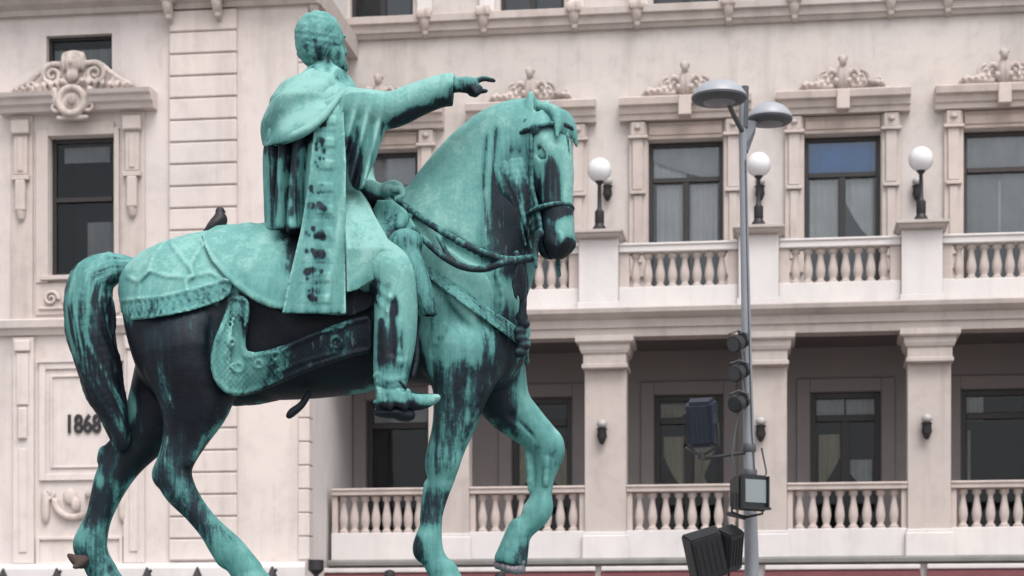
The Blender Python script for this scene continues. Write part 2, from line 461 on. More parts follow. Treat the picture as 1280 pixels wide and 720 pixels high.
LO, HI = (-3.30, -1.0, ROOT[2]-.03), (0.62, 0.75, 6.1)
V = Vol(LO, HI, 0.0135)
horse_volume(V)
horse_head(V)
HB = V.D.copy(); HAX = V.ax                    # kept: tack and cloths hug this surface
me = V.mesh('horse', ROOT)
DK = 0.06
horse_spots = [
    # big sheltered black areas of the quarters and belly
    ([(148,396),(230,386),(300,368),(470,330),(478,500),(300,506),(285,500),(268,545),(245,575),(208,566),(175,520),(158,460)], DK, 10),
    ([(175,505),(212,510),(206,575),(168,590),(148,612),(118,600),(118,560),(146,540)], .12, 10),        # far thigh
    ([(205,560),(245,560),(250,600),(300,680),(285,700),(240,660),(186,608),(190,580)], .38, 10),        # near hock and cannon
    ([(212,560),(240,540),(242,590),(225,600)], .20, 8),
    ([(255,640),(285,640),(300,690),(275,690)], .5, 8),
    ([(268,672),(345,690),(345,760),(268,760)], .66, 8),                                               # near hind foot
    ([(118,596),(152,600),(136,660),(92,668),(100,630)], .30, 9),
    ([(88,660),(150,655),(165,760),(80,760)], .52, 8),
    ([(196,420),(206,420),(213,540),(206,575),(199,540)], .36, 5),                                      # pale run on the haunch
    ([(262,400),(268,400),(270,470),(264,470)], .30, 4), ([(178,410),(184,410),(190,470),(184,480)], .26, 4), ([(236,400),(241,400),(243,450),(238,450)], .26, 4),
    # front quarters
    ([(462,300),(520,360),(540,470),(530,500),(462,500)], .12, 8),                                       # behind the rider's leg
    ([(520,300),(560,330),(548,470),(530,470)], .55, 8),
    ([(538,478),(575,440),(625,452),(618,500),(596,530),(580,566),(536,570),(538,520)], .38, 14),           # forearm streaks
    ([(600,400),(640,380),(660,400),(655,470),(625,495),(596,490)], .36, 14),                               # breast: dark streaks with its shade painted into the patina
    ([(600,480),(640,484),(662,545),(640,545),(600,520)], .20, 10),                                         # far elbow
    ([(534,560),(580,560),(575,595),(536,600)], .5, 8), ([(524,606),(568,606),(556,662),(522,660)], .40, 9),
    ([(512,660),(600,660),(600,760),(512,760)], .70, 7), ([(514,672),(530,672),(530,698),(514,698)], .3, 5),
    ([(640,505),(700,520),(702,590),(692,640),(655,640),(662,570)], .64, 9),
    ([(620,640),(665,650),(660,720),(615,720)], .60, 7), ([(640,690),(662,680),(668,720),(640,722)], .36, 5),
    ([(545,330),(550,330),(552,440),(546,440)], .6, 4), ([(612,372),(618,370),(620,470),(613,470)], .55, 4), ([(632,376),(636,376),(634,470),(629,470)], .18, 4), ([(588,366),(596,366),(598,412),(590,412)], .97, 4),
    ([(556,470),(560,470),(556,560),(551,560)], .6, 3), ([(570,460),(574,460),(570,550),(566,550)], .12, 3), ([(586,462),(589,462),(584,530),(580,530)], .6, 3),
    ([(220,404),(223,404),(226,455),(222,455)], .32, 3), ([(250,398),(254,398),(256,430),(252,430)], .34, 3), ([(276,388),(280,388),(280,425),(277,425)], .4, 3), ([(190,406),(193,406),(196,450),(193,450)], .3, 3),
    ([(268,390),(271,390),(273,470),(270,470)], .34, 2.5), ([(208,400),(211,400),(214,500),(211,500)], .4, 2.5), ([(166,404),(169,404),(176,440),(172,440)], .3, 2.5),
    ([(228,520),(231,520),(226,590),(222,590)], .3, 3), ([(216,640),(222,640),(250,676),(244,676)], .22, 4), ([(130,612),(136,612),(124,660),(118,660)], .5, 4), ([(145,560),(152,556),(140,610),(134,606)], .4, 4),
    # neck and head
    ([(505,262),(545,215),(590,160),(626,144),(618,220),(606,280),(620,330),(560,330),(510,290)], .84, 10),
    ([(604,330),(612,250),(632,180),(662,176),(652,250),(662,330),(650,365),(628,350)], .30, 12),
    ([(640,214),(662,206),(676,212),(672,250),(668,300),(650,290),(642,240)], .26, 8),
    ([(655,225),(684,215),(690,280),(664,320),(655,285)], .14, 7),
    ([(678,194),(698,194),(700,266),(682,270)], .10, 5),
    ([(640,205),(656,190),(664,240),(650,260)], .55, 6),
    ([(632,192),(650,186),(660,200),(656,226),(640,222)], .80, 5), ([(660,206),(663,205),(664,290),(661,290)], .62, 2), ([(669,200),(672,200),(674,282),(670,284)], .55, 2), ([(676,190),(680,190),(680,262),(677,262)], .66, 2),
    ([(650,232),(653,232),(655,292),(652,292)], .5, 2), ([(686,200),(688,200),(690,262),(688,262)], .5, 2), ([(693,210),(695,210),(696,258),(694,258)], .45, 2), ([(606,170),(612,168),(606,240),(616,300),(610,300),(601,240)], .28, 3), ([(618,160),(623,158),(618,230),(628,300),(622,300),(612,230)], .22, 3), ([(684,176),(704,176),(704,190),(684,190)], .92, 4),
    ([(672,276),(678,276),(680,312),(674,312)], .55, 3), ([(684,280),(688,280),(690,300),(686,302)], .5, 2),
    ([(655,256),(722,256),(722,272),(655,276)], .16, 5),
    ([(702,170),(722,170),(722,256),(705,258)], .92, 4), ([(696,274),(724,270),(724,300),(700,296)], .88, 4),
    ([(664,272),(694,274),(692,320),(706,334),(664,334)], .16, 6),
    ([(697,296),(722,296),(720,330),(698,330)], .03, 4),
]
paint(me, .80, horse_spots, nz=.16)
horse = link('horse', me, BRONZE, t_root)

V = Vol((-.25, -.1, 2.2), (.25, .45, 2.9), .009)
for i in range(15):
    a_ = math.radians(-150+300*i/14); V.ell(P(637+16*math.sin(a_)+3*math.cos(a_), 708+4*math.cos(a_)+2.5*math.sin(a_), .20-.09*math.cos(a_)), (.024, .03, .026+.010*math.sin(i*1.7)**2), .012)
V.ell(P(648,703,.14), (.05, .03, .035), .02)
me = V.mesh('horseshoe', ROOT)
hs_ = link('horseshoe', me, simple_mat('bare_metal', (.16, .145, .165), .5, metal=.4, var=.4, vscale=20, bump=.3), horse)
hs_['label'] = 'bare grey metal horseshoe on the raised hoof'

def hug(h, lo, hi):
    """grid over a box carrying the horse's distance field (tri-linear)"""
    W = Vol(lo, hi, h)
    def idx(a, ax):
        t = (a-ax[0])/(ax[1]-ax[0]); i = np.clip(t.astype(int), 0, len(ax)-2); return i, np.clip(t-i, 0, 1).astype(np.float32)
    (ix, fx), (iy, fy), (iz, fz) = [idx(W.ax[i], HAX[i]) for i in range(3)]
    A = HB[ix]*(1-fx)[:, None, None]+HB[ix+1]*fx[:, None, None]
    A = A[:, iy]*(1-fy)[None, :, None]+A[:, iy+1]*fy[None, :, None]
    A = A[:, :, iz]*(1-fz)[None, None, :]+A[:, :, iz+1]*fz[None, None, :]
    return W, A
def sidepx(W):
    """pixel-like coordinates for both flanks (the far flank mirrors the near one)"""
    x, y, z = W.grid()
    ya = -np.abs(y)
    return CX+x*FPX/(14+ya), HY-(z-CAM[2])*FPX/(14+ya)

def band_d(px, py, pts, w):
    d = np.full(np.broadcast(px, py).shape, 1e9)
    for (ax, ay), (bx, by) in zip(pts[:-1], pts[1:]):
        ex, ey = bx-ax, by-ay
        t = np.clip(((px-ax)*ex+(py-ay)*ey)/(ex*ex+ey*ey), 0, 1)
        d = np.minimum(d, np.hypot(px-ax-t*ex, py-ay-t*ey))
    return d-w

# housing over the croup, with a knotted fringe and trellis lines
def hug_cloth(name, poly, thick, lo, hi, h=0.0135, relief=None, near_only=False, parent=None, base=.8, spots=(), nz=.15, seed=3):
    W, A = hug(h, lo, hi)
    px, py = sidepx(W)
    d2 = poly_sd(px, py, chaikin(poly, 1))*M
    t = thick
    if relief is not None: t = t+relief(px, py)
    d = np.maximum(A-t, d2)
    if near_only:
        x, y, z = W.grid(); d = np.maximum(d, y+0*x+0*z)
    W.D = d.astype(np.float32)
    me = W.mesh(name, ROOT); paint(me, base, spots, nz=nz, seed=seed)
    return link(name, me, BRONZE, parent or horse)

def rump_relief(px, py):
    r = 0
    for pts in ([(205,300),(190,320),(186,338),(174,350),(172,372)], [(262,296),(248,312),(238,330),(240,345),(232,352),(236,372)],
                [(215,304),(228,322),(242,340)], [(252,300),(275,330),(286,352)], [(160,346),(172,352),(186,338),(210,345),(238,346),(262,340),(285,352)]):
        r = r+0.012*np.exp(-np.maximum(band_d(px, py, pts, 1.2), 0)**2/3.0)
    lo_edge = np.interp(px, [150, 200, 250, 300], [401, 396, 384, 369])
    f = lo_edge-py
    band = np.exp(-((f-25)/2.2)**2)*.014+np.exp(-((f-1)/2.5)**2)*.006
    fr = np.where(f < 22, .008*np.sin(px*1.9+np.sin(py*.5))*np.sin(f*.42), 0)
    return r+band+fr
hug_cloth('rump_cloth', [(146,350),(160,322),(215,296),(300,280),(330,282),(330,340),(292,352),(287,372),(250,386),(200,397),(151,402)], .034,
          (-2.95, -.65, 4.0), (-1.65, .65, 4.95), relief=rump_relief, base=.84,
          spots=[([(152,386),(205,376),(288,355),(290,374),(205,398),(152,404)], .6, 6),
                 ([(150,340),(164,340),(160,400),(150,400)], .6, 6)])
def sad_relief(px, py):
    r = 0.012*np.exp(-(band_d(px, py, [(252,296),(262,318),(284,345),(312,368),(345,382),(436,392)], 1.5)/2.2)**2)
    return r+.006*np.sin(px*.22+py*.1)
hug_cloth('saddle_cloth', [(250,284),(258,318),(284,350),(312,374),(345,388),(470,398),(490,330),(470,262),(330,276)], .06,
          (-2.3, -.65, 3.9), (-.75, .65, 5.0), relief=sad_relief, base=.78,
          spots=[([(350,285),(385,285),(378,345),(358,345)], .1, 7), ([(430,355),(475,345),(475,400),(430,400)], .10, 8), ([(262,292),(345,290),(340,330),(300,345)], .9, 10)])
def shab_relief(px, py):
    edge = np.abs(poly_sd(px, py, SHAB))
    r = .016*np.exp(-((edge-4)/3.0)**2)
    for cx, cy, rr in ((297, 459, 6), (323, 455, 5), (290, 428, 4), (420, 428, 7), (425, 405, 5), (352, 418, 5), (345, 445, 5)):
        rad = np.hypot(px-cx, py-cy); r = r+.014*np.exp(-((rad-rr)/2.0)**2)
    for pts in ([(340,455),(360,432),(385,420),(412,412)], [(345,464),(380,452),(420,440)], [(292,400),(288,420),(282,445)], [(348,400),(352,418)]):
        r = r+.010*np.exp(-(band_d(px, py, pts, .8)/1.6)**2)
    return r+.004*np.sin(px*.9)*np.sin(py*.8)
SHAB = [(287,366),(312,372),(312,400),(306,428),(310,442),(345,436),(400,412),(440,398),(466,392),(468,440),(440,446),(390,462),(345,482),(306,496),(284,494),(268,478),(262,455),(266,428),(278,400)]
hug_cloth('shabraque', SHAB, .075, (-2.3, -.75, 3.5), (-.85, .75, 4.5), h=.0115, relief=shab_relief, base=.12,
          spots=[([(285,362),(312,366),(309,425),(316,440),(345,440),(330,488),(300,500),(270,480),(258,450)], .76, 7),
                 ([(330,444),(366,428),(362,468),(330,488)], .50, 7), ([(368,424),(412,408),(412,448),(368,464)], .16, 7),
                 ([(408,400),(446,394),(452,410),(435,445),(412,444)], .42, 7), ([(346,402),(358,402),(360,430),(346,432)], .4, 4)], nz=.05)
hug_cloth('girth', [(470,392),(492,392),(496,500),(472,500)], .035, (-1.0, -.6, 3.4), (-.6, .6, 4.3), base=.1, nz=.05)
# breast collar, martingale band, decorated breast-plate
def bc_relief(px, py): return .007*np.sin(px*1.1)*np.sin(py*1.3)
hug_cloth('breast_collar', [(510,326),(520,318),(560,346),(610,384),(650,410),(664,424),(664,446),(640,424),(600,396),(556,364)], .04,
          (-.8, -.6, 3.8), (.2, .6, 4.8), h=.0115, relief=bc_relief, base=.58)
hug_cloth('saddle_pommel', [(462,250),(500,250),(530,300),(520,330),(500,345),(478,300)], .085, (-1.05, -.5, 4.4), (-.55, .5, 5.1), base=.66, spots=[([(480,270),(500,270),(505,330),(486,320)], .42, 8)])

# mane: locks fall over the near side of the neck, with a forelock
def locks(name, curves, parent, base, spots, lo, hi, h=.010, wav=0):
    V = Vol(lo, hi, h)
    for c in curves: V.chain(c, .012, sub=5)
    me = V.mesh(name, ROOT); paint(me, base, spots, nz=.12, seed=8)
    return link(name, me, BRONZE, parent)
mane = []
rn = random.Random(4)
for i in range(26):
    t = i/25
    sx = 608+t*64; sy = np.interp(sx, [568, 600, 632, 672], [192, 160, 143, 142])
    w_ = rn.uniform(-3, 3); ln = rn.uniform(.75, 1.05)*(.45+.55*min(1, t*1.6))
    kx = [0, -9-10*math.sin(t*3), -9-14*math.sin(t*3), -2-10*(1-t), 6]
    pts = []
    for q in range(5):
        s_ = q/4*ln
        x = sx+kx[q]*(.5+.6*t)+w_*s_; y = sy+178*s_*(.75+.25*t)
        yy = -.085-.05*t-.155*math.sin(min(1, s_*2.2)*1.57)-.012*(i % 3)*s_+(.05 if q == 4 else 0)
        pts.append(P3(x, y, yy, (4.4, 4.2, 3.8, 3.2, 1.8)[q]))
    mane.append(pts)
locks('mane', mane, horse, .50, [([(575,160),(640,134),(672,140),(640,165),(600,190)], .85, 9), ([(632,235),(672,215),(672,320),(640,320)], .22, 10), ([(628,178),(652,172),(662,196),(656,228),(636,224)], .78, 6), ([(606,170),(612,168),(608,240),(616,300),(610,300),(600,240)], .3, 3), ([(650,236),(654,236),(656,300),(652,300)], .6, 2), ([(662,214),(666,214),(668,296),(664,296)], .6, 2)],
      (-.75, -.6, 4.4), (.35, .25, 5.9))
fl = []
for i in range(7):
    s0 = (i-3)/3
    b = [tuple(Hp(-.05, .02, s0*.05))+(.028,), tuple(Hp(.03, .15, s0*.07))+(.034,), tuple(Hp(.13, .185, s0*.09))+(.028,), tuple(Hp(.22+.03*math.cos(i*2.1), .185, s0*.12))+(.010,)]
    fl.append(b)
locks('forelock', fl, horse, .72, [], (.0, -.75, 5.0), (.62, .1, 5.95))

# tail: one mass of wavy locks
tv = Vol((-3.3, -.35, 3.1), (-2.55, .42, 4.8), .0125)
tc = [(164,336,12),(140,335,15),(117,347,21),(111,376,25),(113,411,26),(121,451,23.5),(131,490,19),(143,520,14),(150,545,9.5),(152,560,4.5)]
tv.chain([P3(x, y, .02+.06*(i/9), r) for i, (x, y, r) in enumerate(tc)], .05, sub=5)
for k in range(26):
    ph = rn.uniform(0, 6.28); off = rn.uniform(-1, 1); yy = rn.choice((-1, -1, 1))*math.sqrt(max(0, 1-off*off))
    pts = []
    for i, (x, y, r) in enumerate(tc[1:]):
        o = off*.86+.42*math.sin(i*1.35+ph); o = max(-1.04, min(1.04, o))
        dy = (-1 if yy < 0 else 1)*math.sqrt(max(0.02, 1-min(1, o*o)))
        tang = np.array([tc[min(i+2, 9)][0]-tc[i][0], tc[min(i+2, 9)][1]-tc[i][1]], float); tang /= np.linalg.norm(tang)
        nx_, ny_ = tang[1], -tang[0]
        pts.append(P3(x+nx_*o*r, y+ny_*o*r, .02+.06*(i/9)+dy*r*M*1.02, 5.4 if i < 6 else 3.6))
    tv.chain(pts, .006, sub=4)
me = tv.mesh('tail', ROOT)
def tail_lines(px, py):
    best = np.full(px.shape, 1e9); acr = np.zeros(px.shape); alg = np.zeros(px.shape); L0 = 0
    for (ax, ay, _), (bx, by, _) in zip(tc[:-1], tc[1:]):
        ex, ey = bx-ax, by-ay; ll = math.hypot(ex, ey); t = np.clip(((px-ax)*ex+(py-ay)*ey)/(ll*ll), 0, 1)
        dx, dy = px-ax-t*ex, py-ay-t*ey; dd = np.hypot(dx, dy); m = dd < best
        best = np.where(m, dd, best); acr = np.where(m, np.sign(ex*dy-ey*dx)*dd, acr); alg = np.where(m, L0+t*ll, alg); L0 += ll
    return (.17*np.sin(acr*.5+3.4*np.sin(alg*.036+.6)+.02*alg)+.12*np.sin(acr*1.17+2.8*np.sin(alg*.055+1)))*(.55+.45*np.sin(alg*.045+acr*.16))+.10*np.sin(alg*.09+acr*.35)
paint(me, .36, [([(70,330),(120,320),(170,326),(150,350),(110,380),(75,380)], .58, 12), ([(70,400),(112,390),(112,470),(90,480)], .46, 8),
                ([(120,380),(150,390),(160,500),(130,480)], .12, 9), ([(110,480),(165,480),(165,560),(120,560)], .24, 8)], nz=.18, seed=12, var=.12, fn=tail_lines)
link('tail', me, BRONZE, horse)
# rusty clump on the far hind fetlock
fv = Vol((-3.2, .0, 2.2), (-2.7, .45, 2.75), .011)
fv.chain([P3(110, 698, .2, 7), P3(101, 703, .16, 7), P3(93, 699, .14, 5), P3(86, 694, .12, 2.5)], .02)
fv.chain([P3(106, 700, .14, 5), P3(98, 707, .12, 3.5), P3(92, 709, .11, 2)], .01)
me = fv.mesh('fetlock_tuft', ROOT); paint(me, .2)
ft = link('fetlock_tuft', me, simple_mat('rust_brown', (.055, .032, .027), .8, var=.4, vscale=18, bump=.4), horse)
ft['label'] = 'rust-brown tuft on the rear fetlock'

# bridle: straps round the head, bit with shank, reins
bv = Vol((0.0, -1.0, 4.2), (.62, .1, 5.95), .009)
def ring(V, a, rf, rs, c_f, r, a2=None, n=26, lo=0, hi=6.283):
    pts = []
    for i in range(n+1):
        t = lo+(hi-lo)*i/n
        pts.append(Hp(a+(0 if a2 is None else (a2-a)*0.5*(1-math.cos(t))), c_f+rf*math.cos(t), rs*math.sin(t))+(r,))
    for p, q in zip(pts[:-1], pts[1:]): V.cone(p[:3], q[:3], p[3], q[3], .006)
ring(bv, .70, .168, .134, -.035, .019)                       # noseband
ring(bv, .15, .208, .188, .0, .019)                           # browband / crown
for s in (-1, 1):
    bv.chain([Hp(.14, .03, s*.172)+(.017,), Hp(.34, -.02, s*.165)+(.017,), Hp(.55, -.06, s*.135)+(.017,), Hp(.73, -.05, s*.118)+(.017,), Hp(.88, -.05, s*.115)+(.016,)], .008)
    bv.chain([Hp(.06, -.02, s*.165)+(.015,), Hp(.25, -.16, s*.165)+(.015,), Hp(.42, -.30, s*.10)+(.015,), Hp(.44, -.33, 0)+(.015,)], .008)
    bv.ell(Hp(.88, -.05, s*.13), (.035, .035, .018), .01, HR)
    bv.chain([Hp(.88, -.05, s*.135)+(.016,), Hp(.98, -.10, s*.14)+(.015,), Hp(1.10, -.11, s*.14)+(.013,)], .006)   # bit shank
    bv.ell(Hp(.16, .05, s*.178), (.04, .04, .02), .01, HR)     # rosette
bv.chain([Hp(.20, .19, 0)+(.015,), Hp(.45, .165, 0)+(.014,), Hp(.70, .125, 0)+(.014,)], .008)
me = bv.mesh('bridle', ROOT); paint(me, .34, nz=.2)
link('bridle', me, BRONZE, horse)

rv = Vol((-.9, -.75, 3.8), (.45, .3, 5.2), .009)
BIT = Hp(1.08, -.11, .14)
def to_px(p): return (gpx(p[0], p[1]), gpy(p[1], p[2]))
bx_, by_ = to_px(BIT)
def strap(V, pts, r=4.2):
    V.chain([P3(x, y, yy, r) for x, y, yy in pts], .006, sub=6)
strap(rv, [(492,246,-.10),(520,268,-.26),(560,294,-.42),(600,314,-.50),(632,324,-.52),(bx_-6, by_-8, BIT[1]-.01)])
strap(rv, [(494,254,-.08),(515,284,-.30),(535,304,-.42),(556,322,-.47),(580,334,-.50),(606,336,-.52),(632,328,-.53),(bx_-6, by_-6, BIT[1])])
strap(rv, [(548,296,-.42),(560,318,-.47),(572,330,-.49)], 3)
for i in range(9):      # ornaments along the reins
    t = i/8
    rv.ell(P(572+t*60, np.interp(t, [0, .5, 1], [302, 318, 325]), -.47-.05*t), (.022, .018, .024), .01)
me = rv.mesh('rein', ROOT); paint(me, .30, nz=.15)
link('rein', me, BRONZE, horse)
# tasselled strap hanging from the bit in front of the breast
hv = Vol((-.05, -.8, 3.6), (.45, .0, 4.95), .010)
hv.chain([P3(645,318,-.46,5), P3(652,345,-.42,5), P3(654,375,-.38,4.5), P3(652,402,-.36,5)], .01, sub=5)
for i in range(6):
    hv.ell(P(652+3*math.sin(i*2), 396+i*9, -.34), (.045, .04, .035), .012)
for i in range(8):
    hv.chain([P3(648+i, 330, -.46+.01*i, 2.4), P3(642+i*2.4, 352, -.46+.012*i, 2.2), P3(644+i*2, 372+3*math.sin(i*2.3), -.44+.01*i, 1.4)], .008)
me = hv.mesh('breast_tassel', ROOT); paint(me, .22, nz=.15)
link('breast_tassel', me, BRONZE, horse)
# holster by the pommel
ov = Vol((-.95, -.75, 4.1), (-.45, -.2, 4.85), .010)
ov.chain([P3(506,306,-.42,13), P3(516,330,-.48,13), P3(527,360,-.50,12), P3(537,388,-.50,9)], .02, sub=5)
ov.ell(P(537,391,-.50), (.055, .045, .03), .01)
ov.ell(P(507,304,-.44), (.12, .09, .10), .03)
ov.chain([P3(500,282,-.32,7), P3(506,268,-.26,9), P3(498,262,-.24,8)], .02)
me = ov.mesh('holster', ROOT); paint(me, .50, nz=.15)
link('holster', me, BRONZE, horse)
# whip-like girth end below the belly
gv = Vol((-1.75, -.5, 3.2), (-1.35, .1, 3.7), .009)
gv.chain([P3(386,492,-.2,4), P3(377,506,-.22,4.2), P3(366,515,-.23,5), P3(361,520,-.23,3.5)], .008)
me = gv.mesh('girth_strap', ROOT); paint(me, .05, nz=.05)
link('girth_strap', me, BRONZE, horse)

# ---------------------------------------------------------------- rider
RLO, RHI = (-1.80, -.85, 3.2), (.02, .55, 6.45)
HSC = .90
V = Vol(RLO, RHI, .0115)
# trunk
V.chain([P3(415,330,0,40), P3(412,280,0,38), P3(412,225,0,38), P3(408,170,0,44), P3(408,135,0,42), P3(405,115,0,30)], .06, 1.15)
V.cone(P(410,136,-.30), P(410,136,.30), .15, .15, .08)                           # shoulders
V.chain([P3(405,112,0,19), P3(404,92,.02,16), P3(403,75,.02,15.5)], .04)           # neck
# head: looks away from the camera, to the upper right
FD = Vector((.70, .71, .03)).normalized(); UD = Vector((-.05, 0, 1)); UD = (UD-FD*UD.dot(FD)).normalized(); SD = FD.cross(UD).normalized()   # SD: his right
if SD.y > 0: SD = -SD
FR = [list(FD), list(SD), list(UD)]
FO = Vector(P(402, 53, .02))
def Fp(f, s, u): return tuple(FO+(FD*f+SD*s+UD*u)*HSC)
V.ell(Fp(-.01, 0, .035), (0.1755, 0.144, 0.1665), .03, FR)
V.ell(Fp(.05, 0, -.06), (0.1215, 0.1125, 0.1665), .04, FR)
V.ell(Fp(.115, 0, -.135), (0.063, 0.0675, 0.063), .04, FR)        # chin
V.cone(Fp(.16, 0, .06), Fp(.16, 0, .075), .05, .05, .03)
V.cone(Fp(.195, 0, .035), Fp(.225, 0, -.035), .018, .030, .015)   # nose
for s in (-1, 1):
    V.ell(Fp(.165, s*.055, .035), (0.027, 0.027, 0.018), .012, FR, 'cut')
    V.ell(Fp(.158, s*.055, .03), (0.0198, 0.0216, 0.0162), .005, FR)
    V.ell(Fp(.165, s*.055, .062), (0.027, 0.0405, 0.0126), .012, FR)
    V.ell(Fp(.02, s*.158, -.01), (0.0405, 0.0162, 0.0558), .012, FR)      # ear
    V.ell(Fp(.028, s*.176, -.005), (0.0198, 0.0108, 0.0324), .008, FR, 'cut')
V.ell(Fp(.165, 0, -.088), (0.027, 0.045, 0.0072), .006, FR, 'cut')      # mouth
# pointing arm
V.chain([P3(430,134,-.33,23), P3(462,138,-.40,21), P3(492,137,-.43,19), P3(522,124,-.44,17.5), P3(550,114,-.44,16), P3(565,111,-.44,15)], .04, sub=5)
# wide cuff with a sharp edge
V.cone(P(545,115,-.44), P(572,112,-.44), .085, .112, .02)
sl = V.box((P(562,100,-.44)[0], -.8, 5), (P(600,100,-.44)[0], 0, 6.4)); x, y, z = V.sub(sl)
V.put(sl, (P(567,110,-.44)[0]+.06*(z-P(567,112,-.44)[2])-x+0*y).astype(np.float32), .006, 'cut')
for i in range(6): V.ell(P(524+i*8, 107.5-i*1.9, -.47), (.013, .013, .013), .006)
V.ell(P(567,112,-.44), (.03, .075, .08), .006, op='cut')
V.chain([P3(562,107,-.44,8.5), P3(575,106,-.44,7.5), P3(584,106,-.44,9)], .02)
V.ell(P(587,106,-.44), (.065, .035, .05), .02)                # palm
V.chain([P3(593,102,-.42,4), P3(604,98.5,-.40,3.2), P3(612,99.5,-.39,2.8), P3(618,101,-.38,2.2)], .006)     # index, pointing
for i, (dy, y0, ex) in enumerate(((4, -.44, 600), (7.5, -.46, 599), (10.5, -.475, 596))):                      # curled fingers
    V.chain([P3(592, 104+dy*.7, y0, 3.6), P3(ex, 106+dy, y0-.005, 3.3), P3(ex-3, 113+dy*.55, y0+.02, 3.0), P3(ex-9, 113+dy*.4, y0+.035, 2.6)], .005)
V.chain([P3(582,111,-.41,4), P3(592,114,-.385,3.6), P3(601,114,-.375,3.2), P3(608,113.5,-.37,2.4)], .006)      # thumb
# far arm with the reins
V.chain([P3(425,130,.34,24), P3(440,180,.42,21), P3(450,232,.34,18), P3(470,246,.12,15), P3(484,244,-.0,12)], .04, sub=5)
V.ell(P(463,243,-.02), (.085, .10, .10), .03)
V.ell(P(490,239,-.06), (.085, .06, .055), .02)
for i in range(4):
    V.chain([P3(488+i*1.5, 234+i*1, -.03-.03*i, 4), P3(500+i*.5, 233+i*1.5, -.04-.03*i, 4), P3(503, 242+i, -.05-.03*i, 3.6), P3(495, 246+i, -.05-.03*i, 3.2)], .006)
V.chain([P3(482,232,-.05,4.5), P3(492,229,-.08,4), P3(500,231,-.09,3)], .008)
# thighs, boots
for s in (-1, 1):
    yk = s*.50
    if s < 0:
        V.chain([P3(425,318,s*.20,40), P3(455,328,s*.36,36), P3(482,338,s*.47,29), P3(493,352,yk,24), P3(495,390,s*.53,23), P3(493,430,s*.54,22), P3(489,465,s*.55,18), P3(488,488,s*.56,15)], .05, sub=5)
        V.ell(P(490,350,s*.54), (.13, .10, .13), .05)
        V.chain([P3(486,494,s*.56,14), P3(500,500,s*.57,11.5), P3(518,503,s*.58,9), P3(535,501,s*.58,7), P3(547,497,s*.58,4)], .025)
        V.cone(P(476,500,s*.57), P(468,503,s*.58), .02, .012, .02)
        V.chain([P3(480,506,s*.56,11), P3(484,512,s*.56,8)], .02)
        V.chain([P3(508,352,s*.60,2.6), P3(511,400,s*.62,2.6), P3(507,450,s*.63,2.6), P3(502,480,s*.63,2.4)], .02)      # seam
        for (x0, y0, x1, y1) in ((474,360,486,372), (472,372,484,390), (476,430,498,440), (474,446,500,452)): V.cone(P(x0,y0,s*.62), P(x1,y1,s*.66), .014, .020, .03)
        V.chain([P3(470,470,s*.60,4), P3(486,476,s*.66,4.5), P3(504,472,s*.62,4)], .01)
        V.cone(P(482,360,s*.665), P(478,400,s*.665), .012, .012, .04, op='cut'); V.cone(P(492,380,s*.68), P(490,440,s*.68), .012, .012, .04, op='cut')
        for i in range(7): V.chain([P3(474+i*6, 488+(i%2)*4, s*.655, 3), P3(476+i*6, 500+(i%3)*4, s*.655, 4), P3(474+i*6, 508, s*.64, 2)], .012)
        for i in range(4):      # creases round the ankle
            V.chain([P3(472,468+i*9,s*.63,3), P3(488,472+i*10,s*.65,4), P3(504,470+i*9,s*.62,3)], .015)
    else:
        V.chain([P3(425,318,s*.20,40), P3(455,328,s*.36,36), P3(482,338,s*.47,29), P3(493,352,yk,24), P3(495,400,s*.53,22), P3(489,465,s*.55,18), P3(488,488,s*.56,15)], .05, sub=5)
        V.chain([P3(486,496,s*.56,15), P3(522,501,s*.58,10), P3(547,497,s*.58,6)], .03)
me = V.mesh('rider', ROOT)
rider_spots = [([(418,34),(440,34),(440,78),(422,82)], .62, 4), ([(376,50),(412,46),(420,66),(410,80),(384,78)], .30, 5), ([(412,58),(424,56),(424,78),(414,78)], .3, 3), ([(426,84),(436,84),(436,100),(420,100)], .4, 4), ([(384,50),(392,46),(396,92),(388,92)], .5, 3), ([(404,48),(411,48),(414,84),(406,88)], .48, 3),
               ([(484,146),(520,136),(562,122),(570,136),(520,152),(484,160)], .22, 5), ([(560,104),(570,104),(570,130),(560,130)], .3, 3),
               ([(568,92),(625,92),(625,104),(598,104),(590,112),(570,108)], .55, 4), ([(568,110),(612,108),(612,124),(575,122)], .10, 4), ([(600,94),(622,96),(622,106),(600,104)], .2, 3),
               ([(470,415),(504,408),(506,440),(492,462),(470,456)], .34, 9), ([(474,404),(479,400),(482,456),(475,458)], .05, 3), ([(488,380),(492,376),(496,450),(489,452)], .08, 3), ([(500,412),(503,410),(504,440),(500,440)], .12, 3), ([(491,370),(496,368),(500,392),(494,396)], .25, 3),
               ([(470,452),(530,452),(552,500),(470,508)], .62, 6), ([(462,500),(560,506),(560,530),(462,530)], .06, 4),
               ([(440,236),(480,246),(484,266),(460,280),(446,262)], .12, 6),
               ([(462,340),(478,350),(470,380),(460,370)], .2, 5)]
paint(me, .88, rider_spots, nz=.14, seed=21)
rider = link('rider', me, BRONZE, t_root)
rider['label'] = 'bearded horseman in a long cloak, right arm stretched out pointing'

